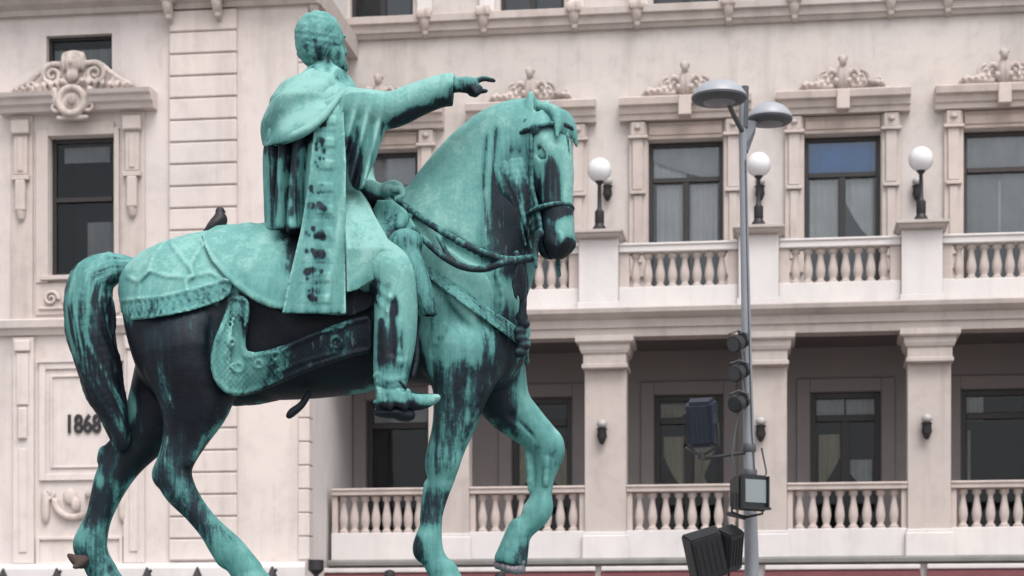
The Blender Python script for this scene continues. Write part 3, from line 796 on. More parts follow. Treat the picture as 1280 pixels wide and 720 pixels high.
# hair and beard
V = Vol((-1.65, -.35, 5.5), (-1.0, .45, 6.45), .0095)
V.ell(Fp(-.025, 0, .045), (0.1773, 0.1575, 0.171), .02, FR)
V.ell(Fp(-.075, 0, -.07), (0.1215, 0.1305, 0.117), .04, FR)
x, y, z = V.grid()
lx = x-FO.x; ly = y-FO.y; lz = z-FO.z
f_ = (lx*FD.x+ly*FD.y+lz*FD.z)/HSC; s_ = (lx*SD.x+ly*SD.y+lz*SD.z)/HSC; u_ = (lx*UD.x+ly*UD.y+lz*UD.z)/HSC
curl = .006*vnoise(f_, s_, u_, 45, 3)+.007*vnoise(f_, s_, u_, 95, 9)
hairline = f_-(.075+.35*np.maximum(u_, 0)-.35*np.maximum(-u_, 0)*1.0)
V.D = np.maximum(V.D-curl, hairline).astype(np.float32)
me = V.mesh('hair', ROOT); paint(me, .70, [([(372,50),(404,48),(412,66),(408,84),(384,84)], .24, 6), ([(384,50),(391,46),(396,92),(388,92)], .6, 3), ([(403,48),(410,48),(413,84),(406,88)], .5, 3), ([(380,18),(405,14),(410,40),(378,46)], .62, 6)], nz=.2, seed=30, var=.2)
link('hair', me, BRONZE, rider)
V = Vol((-1.45, -.35, 5.4), (-1.0, .45, 6.1), .0095)
V.ell(Fp(.10, 0, -.15), (0.09, 0.108, 0.099), .03, FR); V.ell(Fp(.12, 0, -.21), (0.0765, 0.09, 0.081), .03, FR)
V.ell(Fp(.05, .115, -.10), (0.063, 0.045, 0.117), .03, FR); V.ell(Fp(.05, -.10, -.11), (0.054, 0.045, 0.099), .03, FR)
V.ell(Fp(.175, 0, -.065), (0.027, 0.063, 0.0198), .015, FR)
x, y, z = V.grid(); V.D = (V.D-.013*vnoise(x, y, z, 48, 4)-.008*vnoise(x, y, z, 90, 6)).astype(np.float32)
me = V.mesh('beard', ROOT); paint(me, .60, nz=.25, seed=31, var=.25)
link('beard', me, BRONZE, rider)

# coat skirt over the thigh (hugs the leg)
def cloth_slab(name, poly, ysurf, thick, lo, hi, base, spots=(), h=.0105, k=.02, extra=None, parent=None, nz=.14, seed=41):
    """a hanging panel: outline in the photo's plane, its own depth ysurf(px,py) and thickness"""
    V = Vol(lo, hi, h)
    x, y, z = V.grid()
    px = CX+x*FPX/(14+y); py = HY-(z-CAM[2])*FPX/(14+y)
    d = np.abs(y-ysurf(px, py))*.8-thick
    V.D = np.maximum(d, poly_sd(px, py, poly)*M+.008).astype(np.float32)
    if extra is not None: extra(V)
    me = V.mesh(name, ROOT); paint(me, base, spots, nz=nz, seed=seed)
    return link(name, me, BRONZE, parent or rider)

def cloak_body(V):
    """bell of cloth round the back"""
    x, y, z = V.grid()
    py = HY-(z-CAM[2])/M; px = CX+x/M
    ys = [92, 110, 130, 160, 190, 230, 270, 302]
    xl = np.interp(py, ys, [385, 350, 338, 335, 335, 337, 339, 341]); xr = np.interp(py, ys, [425, 440, 446, 450, 448, 446, 444, 442])
    hw = np.interp(py, ys, [.16, .30, .39, .45, .46, .44, .44, .46])
    cx = (xl+xr)/2; hx = (xr-xl)/2
    u = (px-cx)/hx; w = y/hw
    k0 = np.sqrt(u*u+w*w)
    th = np.arctan2(w, u)
    amp = np.interp(py, [110, 150, 200, 300], [0, .010, .028, .036])
    fold = 1.35*amp*(1.1-2*np.abs(np.sin(6.5*th+1.2*np.sin(py*.018+th*2)+.3))**.7)
    d = (k0-1)*np.minimum(hx*M, hw)*.9+fold
    d = np.maximum(d, np.maximum((92-py), (py-302+6*np.sin(th*4)))*M)
    V.D = smin(V.D, d.astype(np.float32), .02)
V = Vol((-1.80, -.62, 4.60), (-1.0, .62, 5.95), .0115)
cloak_body(V)
x, y, z = V.grid(); px = CX+x*FPX/(14+y); py = HY-(z-CAM[2])*FPX/(14+y)
V.put((slice(None),)*3, (poly_sd(px, py, [(372,306),(350,288),(340,296),(340,330),(390,330),(392,280)])*M+0*y).astype(np.float32), .02, 'cut')
me = V.mesh('cloak', ROOT)
paint(me, .80, [([(330,170),(352,178),(385,166),(405,150),(420,126),(432,130),(405,168),(362,194),(334,200)], .16, 4), ([(360,200),(370,200),(368,215),(358,215)], .15, 3), ([(356,232),(366,230),(364,250),(355,250)], .15, 3), ([(360,258),(369,256),(368,272),(359,274)], .1, 3), ([(364,178),(374,176),(372,192),(362,194)], .12, 3), ([(342,200),(346,200),(348,270),(343,270)], .2, 3), ([(360,180),(372,176),(378,280),(366,290)], .30, 5),
                ([(352,190),(358,190),(364,285),(352,290)], .42, 4), ([(334,180),(340,190),(344,290),(336,280)], .30, 4), ([(345,284),(385,280),(385,305),(345,305)], .08, 5)], seed=44)
cloak = link('cloak', me, BRONZE, rider)
# the long embroidered front edge of the cloak, falling over the saddle
STRIP = [(396,128),(430,112),(434,200),(433,300),(434,394),(351,393),(362,340),(374,290),(384,230),(390,170)]
def strip_y(px, py):
    base = np.interp(py, [110, 150, 200, 280, 340, 394], [-.40, -.47, -.50, -.53, -.58, -.60])
    fold = .020*np.sin((px-(352+(394-py)*.17))*.21)*np.interp(py, [120, 200, 394], [.3, .8, 1.2])
    rel = 0
    for i in range(9):       # embroidered bars
        cy = 150+i*28; cx = 409-(cy-150)*.035
        rel = rel-.010*np.exp(-(np.maximum(np.abs(px-cx)-9, 0)/1.8)**2-(np.maximum(np.abs(py-cy)-4, 0)/1.8)**2)
    return base+fold+rel
strip_spots = []
rs_ = random.Random(12)
for i in range(9):
    cy = 152+i*27+rs_.uniform(-3, 3); cx = 405-(cy-150)*.055; w_ = 9+.9*i
    strip_spots.append(([(cx-w_, cy-9), (cx+w_*.5, cy-10), (cx+w_*.7, cy+7), (cx-w_*.6, cy+9)], .52, 6))
    for k in range(6):
        ax = cx+rs_.uniform(-w_, w_*.6); ay = cy+rs_.uniform(-8, 8); q = rs_.uniform(1.5, 4.5)
        strip_spots.append(([(ax-q, ay-q*1.2), (ax+q, ay-q), (ax+q*.8, ay+q*1.3), (ax-q, ay+q)], rs_.uniform(.0, .25), 2.0))
    strip_spots.append(([(cx-w_*1.3, cy+11), (cx+w_*1.5, cy+11), (cx+w_*1.5, cy+13), (cx-w_*1.3, cy+13)], .5, 2))
cloth_slab('cloak_border', STRIP, strip_y, .028, (-1.80, -.85, 4.0), (-1.05, -.2, 5.95), .84,
           strip_spots+[([(384,240),(392,236),(388,300),(380,300)], .5, 4), ([(350,386),(436,386),(436,396),(350,396)], .55, 4)])
# hood lying flat on the shoulders, with a crisp lower edge
V = Vol((-1.85, -.75, 5.1), (-1.0, .7, 6.05), .0105)
x, y, z = V.grid(); py = HY-(z-CAM[2])/M; px = CX+x/M
ys = [92, 98, 106, 116, 128, 142, 160, 196]
xl = np.interp(py, ys, [390, 378, 366, 353, 341, 334, 331, 328]); xr = np.interp(py, ys, [420, 424, 428, 434, 440, 444, 448, 450])
hw = np.interp(py, ys, [.13, .21, .29, .37, .44, .50, .53, .54])
cx = (xl+xr)/2; hx = (xr-xl)/2; u = (px-cx)/hx; w_ = y/hw
th = np.arctan2(w_, u)
d = (np.sqrt(u*u+w_*w_)-1)*np.minimum(hx*M, hw)*.85+.012*np.sin(py*.12+3*th)+.006*np.sin(7*th)
tpx = CX+x*FPX/(14+y); tpy = HY-(z-CAM[2])*FPX/(14+y)
edge = poly_sd(tpx, tpy, chaikin([(380,78),(428,90),(446,96),(430,118),(414,136),(400,153),(380,168),(356,178),(340,181),(330,184),(322,176),(312,172),(312,90)], 1))*M
V.D = np.maximum(d, np.maximum(edge, (92-py)*M)+0*d).astype(np.float32)
V.chain([P3(424,106,-.12,6), P3(414,102,-.17,7), P3(398,98,-.16,7), P3(386,98,-.06,7), P3(385,98,.08,7), P3(398,98,.17,7), P3(416,104,.14,6)], .03, sub=5)
rim = [P3(428,116,-.44,3.5), P3(414,134,-.49,4.2), P3(400,150,-.53,4.6), P3(380,165,-.55,5), P3(358,174,-.48,5), P3(342,178,-.28,5)]
V.chain(rim, .05, sub=6)
me = V.mesh('hood', ROOT)
paint(me, .90, [([(350,118),(380,108),(372,120),(345,140)], .97, 8), ([(330,150),(352,160),(352,186),(328,186)], .66, 6)], seed=47)
link('hood', me, BRONZE, rider)
# hanging sleeve of the cloak under the pointing arm
def sleeve_y(px, py):
    return -.42-.05*np.sin(np.clip((px-425)/60, 0, 1)*3.0)+.032*np.sin((px+.25*(py-110))*.36)*np.interp(py, [110, 150, 220], [.15, .8, 1.3])
def sleeve_extra(V):
    V.chain([P3(428,132,-.33,19), P3(455,135,-.40,20), P3(480,138,-.43,20)], .04)
cloth_slab('cape_sleeve', chaikin([(420,116),(450,112),(484,118),(490,140),(484,160),(476,184),(470,204),(463,216),(456,236),(446,240),(436,232),(430,190)], 2), sleeve_y, .040,
           (-1.25, -.75, 4.9), (-.75, -.1, 5.95), .84,
           [([(430,170),(442,176),(452,236),(436,236)], .10, 6), ([(444,160),(449,160),(456,215),(448,215)], .28, 4), ([(462,160),(467,158),(468,205),(462,210)], .2, 4), ([(476,150),(482,150),(478,180),(474,178)], .25, 3)], extra=sleeve_extra)
# coat skirt
SK = [(430,240),(450,238),(462,256),(482,290),(497,318),(503,330),(490,340),(466,352),(446,364),(432,367)]
def skirt_y(px, py):
    e = poly_sd(px, py, SK)
    return -.30-.30*np.clip((py-240)/70, 0, 1)**.8*np.clip(1.15-(np.maximum(px-470, 0))/90, 0, 1)+.016*np.sin(px*.16+py*.06)
def skirt_extra(V):
    V.chain([P3(436,262,-.25,22), P3(446,300,-.40,26), P3(462,322,-.50,20)], .06)
cloth_slab('coat_skirt', SK, skirt_y, .032, (-1.3, -.85, 4.2), (-.65, -.05, 5.1), .90, [([(432,350),(470,342),(470,370),(432,372)], .7, 5)], extra=skirt_extra)
# stirrup and leather
V = Vol((-1.05, -.8, 3.3), (-.45, -.35, 4.7), .009)
V.chain([P3(512,512,-.57,4), P3(490,516,-.60,5), P3(474,515,-.57,4)], .01)
V.chain([P3(476,514,-.57,4), P3(480,490,-.645,2.2), P3(491,476,-.65,2.2)], .01, sub=6)
V.chain([P3(510,512,-.57,4), P3(510,490,-.61,2.2), P3(498,476,-.65,2.2)], .01, sub=6)
V.ell(P(492,517,-.57), (.14, .08, .035), .02)
V.ell(P(506,520,-.57), (.07, .07, .04), .02)
V.chain([P3(516,470,-.5,3.5), P3(521,440,-.47,3.5), P3(516,380,-.45,3.5)], .01)
me = V.mesh('stirrup', ROOT); paint(me, .10, nz=.15)
link('stirrup', me, BRONZE, rider)
# ================================================================== THE THEATRE
TH = math.radians(7.6)
FD0 = 42.0
CT, ST = math.cos(TH), math.sin(TH)
def F(px, py, d=0.0):
    """photo pixel -> (u, z) on the facade plane standing d metres in front of the loggia face"""
    rx = (px-CX)/FPX; rz = (HY-py)/FPX
    t = (FD0*CT-d)/(CT+rx*ST)
    return (t*rx*CT-(t-FD0)*ST, CAM[2]+t*rz)
def FU(px, d=0.0): return F(px, HY, d)[0]
def FZ(px, py, d=0.0): return F(px, py, d)[1]
# local frame: x = u along the facade, y = -d (into the building is +y), z up
B = empty('theatre_building', (0, CAM[1]+FD0, 0), -TH)
tag(B, 'pale pink theatre building with arcaded loggia, balcony and carved window hoods', 'building')

class MB:
    def __init__(self): self.bm = bmesh.new()
    def box(self, u0, u1, d0, d1, z0, z1, mat=0, bev=0.0):
        """d0 < d1, distances in front of the facade plane"""
        vs = [self.bm.verts.new((u, -d, z)) for z in (z0, z1) for d in (d0, d1) for u in (u0, u1)]
        q = [(0,1,5,4),(2,6,7,3),(0,4,6,2),(1,3,7,5),(4,5,7,6),(0,2,3,1)]
        fs = []
        for f in q:
            fc = self.bm.faces.new([vs[i] for i in f]); fc.material_index = mat; fs.append(fc)
        if bev:
            es = list({e for f in fs for e in f.edges})
            bmesh.ops.bevel(self.bm, geom=es, offset=bev, segments=1, affect='EDGES', profile=.5)
        return fs
    def prism(self, prof, u0, u1, mat=0):
        """prof: list of (d, z) swept along u"""
        a = [self.bm.verts.new((u0, -d, z)) for d, z in prof]; b = [self.bm.verts.new((u1, -d, z)) for d, z in prof]
        n = len(prof)
        for i in range(n):
            j = (i+1) % n
            self.bm.faces.new([a[i], a[j], b[j], b[i]]).material_index = mat
        self.bm.faces.new(a[::-1]).material_index = mat; self.bm.faces.new(b).material_index = mat
    def vprism(self, pts, d0, d1, mat=0):
        """pts: outline (u, z) extruded in depth"""
        a = [self.bm.verts.new((u, -d0, z)) for u, z in pts]; b = [self.bm.verts.new((u, -d1, z)) for u, z in pts]
        n = len(pts)
        for i in range(n):
            j = (i+1) % n
            self.bm.faces.new([a[i], a[j], b[j], b[i]]).material_index = mat
        self.bm.faces.new(a[::-1]).material_index = mat; self.bm.faces.new(b).material_index = mat
    def lathe(self, prof, c=(0,0,0), seg=16, sq=False, mat=0):
        """prof: (radius, z) about a vertical axis at c (u, d, z)"""
        rings = []
        for r, z in prof:
            ring = []
            for i in range(seg):
                a = 2*math.pi*(i+.5)/seg
                cx, sx = math.cos(a), math.sin(a)
                if sq:
                    k = 1/max(abs(cx), abs(sx)); cx *= k; sx *= k
                ring.append(self.bm.verts.new((c[0]+r*cx, -c[1]+r*sx, c[2]+z)))
            rings.append(ring)
        for p, q in zip(rings[:-1], rings[1:]):
            for i in range(seg):
                j = (i+1) % seg
                self.bm.faces.new([p[i], p[j], q[j], q[i]]).material_index = mat
        self.bm.faces.new(rings[0][::-1]).material_index = mat; self.bm.faces.new(rings[-1]).material_index = mat
    def tube(self, pts, r, seg=10, mat=0):
        pts = [Vector(p) for p in pts]; rs = r if isinstance(r, (list, tuple)) else [r]*len(pts)
        rings = []
        for i, p in enumerate(pts):
            t = (pts[min(i+1, len(pts)-1)]-pts[max(i-1, 0)]).normalized()
            up = Vector((0, 0, 1)) if abs(t.z) < .9 else Vector((1, 0, 0))
            a = t.cross(up).normalized(); b = t.cross(a)
            rings.append([self.bm.verts.new(p+(a*math.cos(2*math.pi*k/seg)+b*math.sin(2*math.pi*k/seg))*rs[i]) for k in range(seg)])
        for p, q in zip(rings[:-1], rings[1:]):
            for i in range(seg):
                j = (i+1) % seg
                self.bm.faces.new([p[i], p[j], q[j], q[i]]).material_index = mat
        self.bm.faces.new(rings[0][::-1]).material_index = mat; self.bm.faces.new(rings[-1]).material_index = mat
    def sphere(self, c, r, seg=24, rings=14, mat=0, sc=(1,1,1)):
        g = bmesh.ops.create_uvsphere(self.bm, u_segments=seg, v_segments=rings, radius=r)
        for v in g['verts']: v.co = Vector((v.co.x*sc[0], v.co.y*sc[1], v.co.z*sc[2]))+Vector(c)
        for v in g['verts']:
            for f in v.link_faces: f.material_index = mat
    def build(self, name, mats, parent=None, sm=False, loc=None):
        bmesh.ops.recalc_face_normals(self.bm, faces=self.bm.faces)
        me = bpy.data.meshes.new(name); self.bm.to_mesh(me); self.bm.free()
        for m in (mats if isinstance(mats, (list, tuple)) else [mats]): me.materials.append(m)
        if sm:
            smooth(me)
            try: me.set_sharp_from_angle(angle=math.radians(40))
            except Exception: pass
        return link(name, me, None, parent, loc)

def N_sep(nt, col):
    n = N(nt, 'ShaderNodeSeparateColor'); L(nt, col, n.inputs[0]); return n.outputs[0]
def plaster(name, col, dirt=(.20, .17, .155), amt=.45, rough=.85, warm=(1.03, 1.0, .96), vstreak=True):
    m, nt, b = new_mat(name)
    big = noise_n(nt, .35, 4, .6)
    mid = noise_n(nt, 2.3, 6, .65)
    fine = noise_n(nt, 26, 5, .7)
    st = noise_n(nt, 1.0, 5, .62, (2.6, 2.6, .22))
    c = mix_n(nt, ramp_n(nt, big, [(.3, 0.0), (.7, 1.0)]), tuple(x*.93 for x in col), tuple(min(1, x*1.05*w) for x, w in zip(col, warm)))
    c = mix_n(nt, math_n(nt, 'MULTIPLY', ramp_n(nt, mid, [(.48, 0.0), (.78, 1.0)]), amt*.55), c, dirt)
    if vstreak:
        c = mix_n(nt, math_n(nt, 'MULTIPLY', ramp_n(nt, st, [(.5, 0.0), (.8, 1.0)]), amt*.7), c, dirt)
    c = mix_n(nt, math_n(nt, 'MULTIPLY', fine, .18), c, tuple(x*.75 for x in col))
    if vstreak:
        tc = N(nt, 'ShaderNodeTexCoord').outputs['Object']
        vo = N(nt, 'ShaderNodeTexVoronoi'); vo.inputs['Scale'].default_value = .55; L(nt, tc, vo.inputs['Vector'])
        pr = ramp_n(nt, N_sep(nt, vo.outputs['Color']), [(.80, 0.0), (.84, 1.0)])
        c = mix_n(nt, math_n(nt, 'MULTIPLY', pr, .22), c, tuple(min(1, x*1.12) for x in col))
        dr = noise_n(nt, 1.0, 6, .7, (9, 9, .5))
        c = mix_n(nt, math_n(nt, 'MULTIPLY', math_n(nt, 'MULTIPLY', ramp_n(nt, dr, [(.60, 0.0), (.74, 1.0)]), ramp_n(nt, mid, [(.4, 0.0), (.6, 1.0)])), amt*.7), c, dirt)
    L(nt, c, b.inputs['Base Color']); b.inputs['Roughness'].default_value = rough
    b.inputs['Specular IOR Level'].default_value = .25
    bump_n(nt, b, math_n(nt, 'ADD', math_n(nt, 'MULTIPLY', fine, .5), mid), .25, .01)
    return m
PINK = plaster('pink_plaster', (.60, .545, .53), amt=.46)
GREYP = plaster('greyed_plaster', (.535, .497, .482), amt=.58)
STONE = plaster('beige_stone', (.455, .408, .390), amt=.6)
FRIEZE = plaster('tan_frieze', (.40, .34, .31), dirt=(.12, .10, .09), amt=.5)
TRIM = plaster('window_stone', (.52, .462, .437), dirt=(.15, .12, .105), amt=.5)
WHITE = plaster('white_paint', (.62, .60, .60), dirt=(.33, .29, .27), amt=.35)
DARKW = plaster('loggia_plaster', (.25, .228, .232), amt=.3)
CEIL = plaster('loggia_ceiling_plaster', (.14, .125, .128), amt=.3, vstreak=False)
CARVE = plaster('carved_stone', (.53, .47, .445), dirt=(.07, .055, .05), amt=1.0)
LEDGE = plaster('weathered_ledge', (.20, .20, .19), dirt=(.06, .06, .06), amt=.6)
FRAME = simple_mat('dark_window_frame', (.018, .015, .015), .45, var=.3, bump=.1)
FRAMEB = simple_mat('brown_window_frame', (.035, .026, .024), .5, var=.3, bump=.1)
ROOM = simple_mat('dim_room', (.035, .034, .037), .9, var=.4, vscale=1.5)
CURT = simple_mat('net_curtain', (.78, .76, .74), .9, var=.25, vscale=2)
CURT2 = simple_mat('grey_curtain', (.46, .46, .45), .9, var=.3, vscale=2)
BLUE = simple_mat('blue_blind', (.02, .20, .55), .6, var=.5, vscale=2)
CREAM = simple_mat('cream_inside_wall', (.62, .52, .36), .8, var=.5, vscale=1.6)
IRON = simple_mat('black_iron', (.014, .013, .015), .5, var=.3, bump=.15)
GLOBE, _nt, _b = new_mat('opal_glass')
_b.inputs['Base Color'].default_value = (.66, .66, .68, 1); _b.inputs['Roughness'].default_value = .25; _b.inputs['Subsurface Weight'].default_value = .15
_b.inputs['Subsurface Radius'].default_value = (.1, .1, .1)
def glass(name, tint=(.84, .86, .87), refl=.16, ior=1.5, gc=(.8, .83, .86)):
    m = bpy.data.materials.new(name); m.use_nodes = True; nt = m.node_tree; nt.nodes.clear()
    out = N(nt, 'ShaderNodeOutputMaterial'); t = N(nt, 'ShaderNodeBsdfTransparent'); t.inputs[0].default_value = (*tint, 1)
    g = N(nt, 'ShaderNodeBsdfGlossy'); g.inputs['Roughness'].default_value = .03; g.inputs[0].default_value = (*gc, 1)
    lw = N(nt, 'ShaderNodeFresnel'); lw.inputs['IOR'].default_value = ior
    f = math_n(nt, 'ADD', lw.outputs[0], refl-.05, clamp=True)
    h = noise_n(nt, 1.3, 3); bn = N(nt, 'ShaderNodeBump'); bn.inputs['Strength'].default_value = .06; bn.inputs['Distance'].default_value = .05
    L(nt, h, bn.inputs['Height']); L(nt, bn.outputs[0], g.inputs['Normal'])
    mx = N(nt, 'ShaderNodeMixShader'); L(nt, f, mx.inputs[0]); L(nt, t.outputs[0], mx.inputs[1]); L(nt, g.outputs[0], mx.inputs[2])
    L(nt, mx.outputs[0], out.inputs[0]); return m
GLASS = glass('window_glass', refl=.055)
GLASSD = glass('dim_window_glass', (.78, .80, .81), refl=.05, ior=1.4, gc=(.5, .52, .54))

UP = -2.2          # upper wall plane
LOG = -2.7         # loggia back wall
PAV = 1.6          # left pavilion plane

# --- storey heights from the photograph (taken on the facade at x about 850)
zr = lambda py, d=0.0: FZ(850, py, d)
Z_AWN = zr(709); Z_LEDGE = zr(697); Z_PL = zr(662); Z_RB = zr(614.5); Z_RT = zr(605)
Z_COLT = zr(419); Z_ENT = zr(384.5); Z_WB = zr(357); Z_UR = zr(314); Z_UT = zr(302.5)
BAY = (FU(1157)-FU(752))/2
UC = [FU(957)+BAY*k for k in range(-2, 4)]             # loggia columns (two more past the frame's right edge)
UL = FU(412)                                            # loggia starts at the pavilion
UEND = UC[-1]+.45

def wall_sheet(name, u0, u1, z0, z1, d, holes, depth, mat, parent=B, room=None):
    """a wall face with openings and their reveals"""
    us = sorted({u0, u1, *[h[0] for h in holes], *[h[1] for h in holes]}); zs = sorted({z0, z1, *[h[2] for h in holes], *[h[3] for h in holes]})
    m = MB(); bm = m.bm; vv = {}
    def v(u, z, dd=d):
        k = (round(u, 5), round(z, 5), round(dd, 5))
        if k not in vv: vv[k] = bm.verts.new((u, -dd, z))
        return vv[k]
    for a, b in zip(us[:-1], us[1:]):
        for c, e in zip(zs[:-1], zs[1:]):
            mu, mz = (a+b)/2, (c+e)/2
            if any(h[0] < mu < h[1] and h[2] < mz < h[3] for h in holes): continue
            bm.faces.new([v(a, c), v(b, c), v(b, e), v(a, e)])
    for h in holes:
        a, b, c, e = h[:4]; q = d-depth
        for (p1, p2) in (((a, c), (a, e)), ((a, e), (b, e)), ((b, e), (b, c)), ((b, c), (a, c))):
            bm.faces.new([bm.verts.new((p1[0], -d, p1[1])), bm.verts.new((p2[0], -d, p2[1])), bm.verts.new((p2[0], -q, p2[1])), bm.verts.new((p1[0], -q, p1[1]))])
    o = m.build(name, mat, parent)
    return o

def room_box(u0, u1, z0, z1, d, depth, mat, parent):
    m = MB(); bm = m.bm
    A = [bm.verts.new((u, -d, z)) for u, z in ((u0, z0), (u1, z0), (u1, z1), (u0, z1))]
    C = [bm.verts.new((u, -(d-depth), z)) for u, z in ((u0, z0), (u1, z0), (u1, z1), (u0, z1))]
    bm.faces.new(C)
    for i in range(4):
        j = (i+1) % 4; bm.faces.new([A[i], A[j], C[j], C[i]])
    return m.build('room_interior', mat, parent)

def curtain(u0, u1, z0, z1, d, mat, parent, amp=.016, n=7, ph=0.0, shape=None):
    m = MB(); bm = m.bm; K = 40
    rows = []; J = 12
    for j in range(J+1):
        row = []
        for i in range(K+1):
            f = i/K; g = j/J; zt, zb = z1, z0
            if shape == 'arch': zt = z0+(z1-z0)*(.62+.38*math.sqrt(max(0, 1-(2*f-1)**2)))
            if shape == 'swoop': zb = z0+(z1-z0)*.62*(1-f)**1.6
            if shape == 'swoop_r': zb = z0+(z1-z0)*(.05+.55*f**1.4)
            uu = u0+(u1-u0)*f
            if shape == 'tied': uu = u0+(u1-u0)*f*(.45+.55*abs(g-.35)/.65)
            row.append(bm.verts.new((uu, -(d+amp*math.sin(2*math.pi*n*f+ph)+.4*amp*math.sin(17.3*f+ph*2)), zb+(zt-zb)*g)))
        rows.append(row)
    for j in range(J):
        for i in range(K): bm.faces.new([rows[j][i], rows[j][i+1], rows[j+1][i+1], rows[j+1][i]])
    return m.build('curtain', mat, parent, sm=True)

def window(u0, u1, z0, z1, d, transom, parent=B, glassm=None, fm=None, fw=.10, curtains=(), leaves=2, depth=1.3, room=ROOM, vis0=None):
    """frame + panes + room behind; transom: height of the crossbar (None: none)"""
    m = MB(); fm = fm or FRAME; glassm = glassm or GLASS
    e = d
    m.box(u0, u0+fw, e-.10, e, z0, z1, bev=.008); m.box(u1-fw, u1, e-.10, e, z0, z1, bev=.008)
    m.box(u0+fw, u1-fw, e-.10, e-.004, z0, z0+fw, bev=.008); m.box(u0+fw, u1-fw, e-.10, e-.004, z1-fw, z1, bev=.008)
    if transom: m.box(u0+fw, u1-fw, e-.09, e+.03, transom-fw*.55, transom+fw*.55, bev=.008)
    if leaves == 2:
        uc = (u0+u1)/2; m.box(uc-fw*.75, uc+fw*.75, e-.09, e+.02, z0+fw, (transom-fw*.55) if transom else z1-fw, bev=.008)
        m.box(uc-fw*.2, uc+fw*.2, e+.02, e+.035, z0+fw, (transom-fw*.55) if transom else z1-fw)
    w = m.build('window', fm, parent)
    g = MB(); g.box(u0+fw*.5, u1-fw*.5, e-.060, e-.052, z0+fw*.5, z1-fw*.5); g.build('pane', glassm, w)
    room_box(u0+.002, u1-.002, z0+.002, z1-.002, e-.102, depth, room, w)
    for i, cset in enumerate(curtains):
        a, b, c, dd, mt = cset[:5]; shp = cset[5] if len(cset) > 5 else None
        U0, U1, Z0, Z1 = u0+fw, u1-fw, (z0+fw if vis0 is None else vis0), z1-fw
        curtain(U0+(U1-U0)*a, U0+(U1-U0)*b, Z0+(Z1-Z0)*c, Z0+(Z1-Z0)*dd, e-.15-.03*i, mt, w, n=3+3*(b-a), ph=i*1.3+u0, shape=shp)
    return w

# ------------------------------------------------------------ shared carved pieces
def carve_mesh(name, fn, lo, hi, h):
    V = Vol(lo, hi, h); fn(V); return V.mesh(name)
def spiral(V, cx, cz, r, turns, y, t, dirn=1, start=0.0, k=.01):
    n = int(18*turns); pts = []
    for i in range(n+1):
        a = start+dirn*2*math.pi*turns*i/n; rr = r*(1-.82*i/n)
        pts.append((cx+rr*math.cos(a), y, cz+rr*math.sin(a), t*(1-.5*i/n)))
    for p, q in zip(pts[:-1], pts[1:]): V.cone(p[:3], q[:3], p[3], q[3], k)
def leafc(V, x0, z0, x1, z1, y, t):
    V.cone((x0, y, z0), ((x0+x1)/2, y-.03, (z0+z1)/2), t*.6, t, .02); V.cone(((x0+x1)/2, y-.03, (z0+z1)/2), (x1, y, z1), t, t*.25, .02)
def crest_fn(V):       # width about 2.2 m, origin at centre bottom, local y = -d
    V.ell((0, -.06, .22), (.15, .13, .27), .03); V.ell((0, -.13, .50), (.085, .10, .115), .015)
    V.ell((0, -.09, .565), (.115, .10, .07), .015); V.ell((0, -.04, .33), (.21, .08, .09), .03)
    V.ell((0, -.19, .49), (.02, .03, .035), .01)
    for s in (-1, 1):
        V.chain([(s*.10, -.03, .28, .05), (s*.26, -.05, .36, .045), (s*.36, -.04, .25, .03)], .03)
        spiral(V, s*.42, .20, .15, 1.6, -.04, .04, dirn=-s, start=math.pi/2)
        V.chain([(s*.22, -.02, .06, .05), (s*.50, -.03, .08, .05), (s*.78, -.03, .12, .04), (s*.95, -.02, .07, .03)], .03)
        spiral(V, s*.80, .13, .085, 1.4, -.03, .026, dirn=s, start=0)
        for k in range(5): leafc(V, s*(.3+k*.13), .07, s*(.36+k*.14), .21-.02*k, -.04, .04)
        leafc(V, s*.08, .05, s*.2, .22, -.08, .05)
    V.cone((-1.0, -.0, .02), (1.0, -.0, .02), .035, .035, .02)
    x, y, z = V.grid(); d = np.maximum(np.abs(y-.04)-.045, z-(.36-.40*np.abs(x)+.05*np.cos(x*7))); d = np.maximum(np.maximum(d, -z), np.abs(x)-1.0)
    V.D = smin(V.D, d.astype(np.float32), .015)
CREST = carve_mesh('crest', crest_fn, (-1.15, -.28, -.03), (1.15, .10, .75), .016)
def ped_fn(V):         # pavilion pediment: mask, scrolls, wreath cartouche below the hood
    V.ell((0, -.10, .62), (.17, .16, .22), .04); V.ell((0, -.06, .80), (.22, .12, .10), .04); V.ell((0, -.14, .36), (.13, .10, .14), .05)
    V.ell((0, -.26, .60), (.035, .05, .06), .02)
    for s in (-1, 1):
        V.ell((s*.07, -.25, .68), (.035, .03, .025), .01, op='cut')
        V.ell((s*.20, -.06, .66), (.07, .10, .20), .04)
        spiral(V, s*.46, .40, .22, 1.7, -.06, .055, dirn=-s, start=math.pi/2)
        V.chain([(s*.25, -.03, .62, .06), (s*.55, -.05, .62, .05), (s*.9, -.04, .34, .05), (s*1.35, -.02, .10, .035)], .04)
        spiral(V, s*.92, .20, .12, 1.5, -.05, .04, dirn=s, start=0)
        spiral(V, s*1.25, .11, .08, 1.4, -.04, .026, dirn=-s, start=1)
        for k in range(7): leafc(V, s*(.3+k*.15), .08, s*(.36+k*.155), .34-.03*k, -.06, .05)
        leafc(V, s*.1, .18, s*.32, .30, -.10, .06)
    V.cone((-1.4, 0, .03), (1.4, 0, .03), .05, .05, .02)
    # tympanum plate behind
    x, y, z = V.grid(); d = np.maximum(np.abs(y-.03)-.05, z-(.70-.45*np.abs(x)-.05*np.abs(x)**2)); d = np.maximum(d, -z+.0); d = np.maximum(d, np.abs(x)-1.45)
    V.D = smin(V.D, d.astype(np.float32), .02)
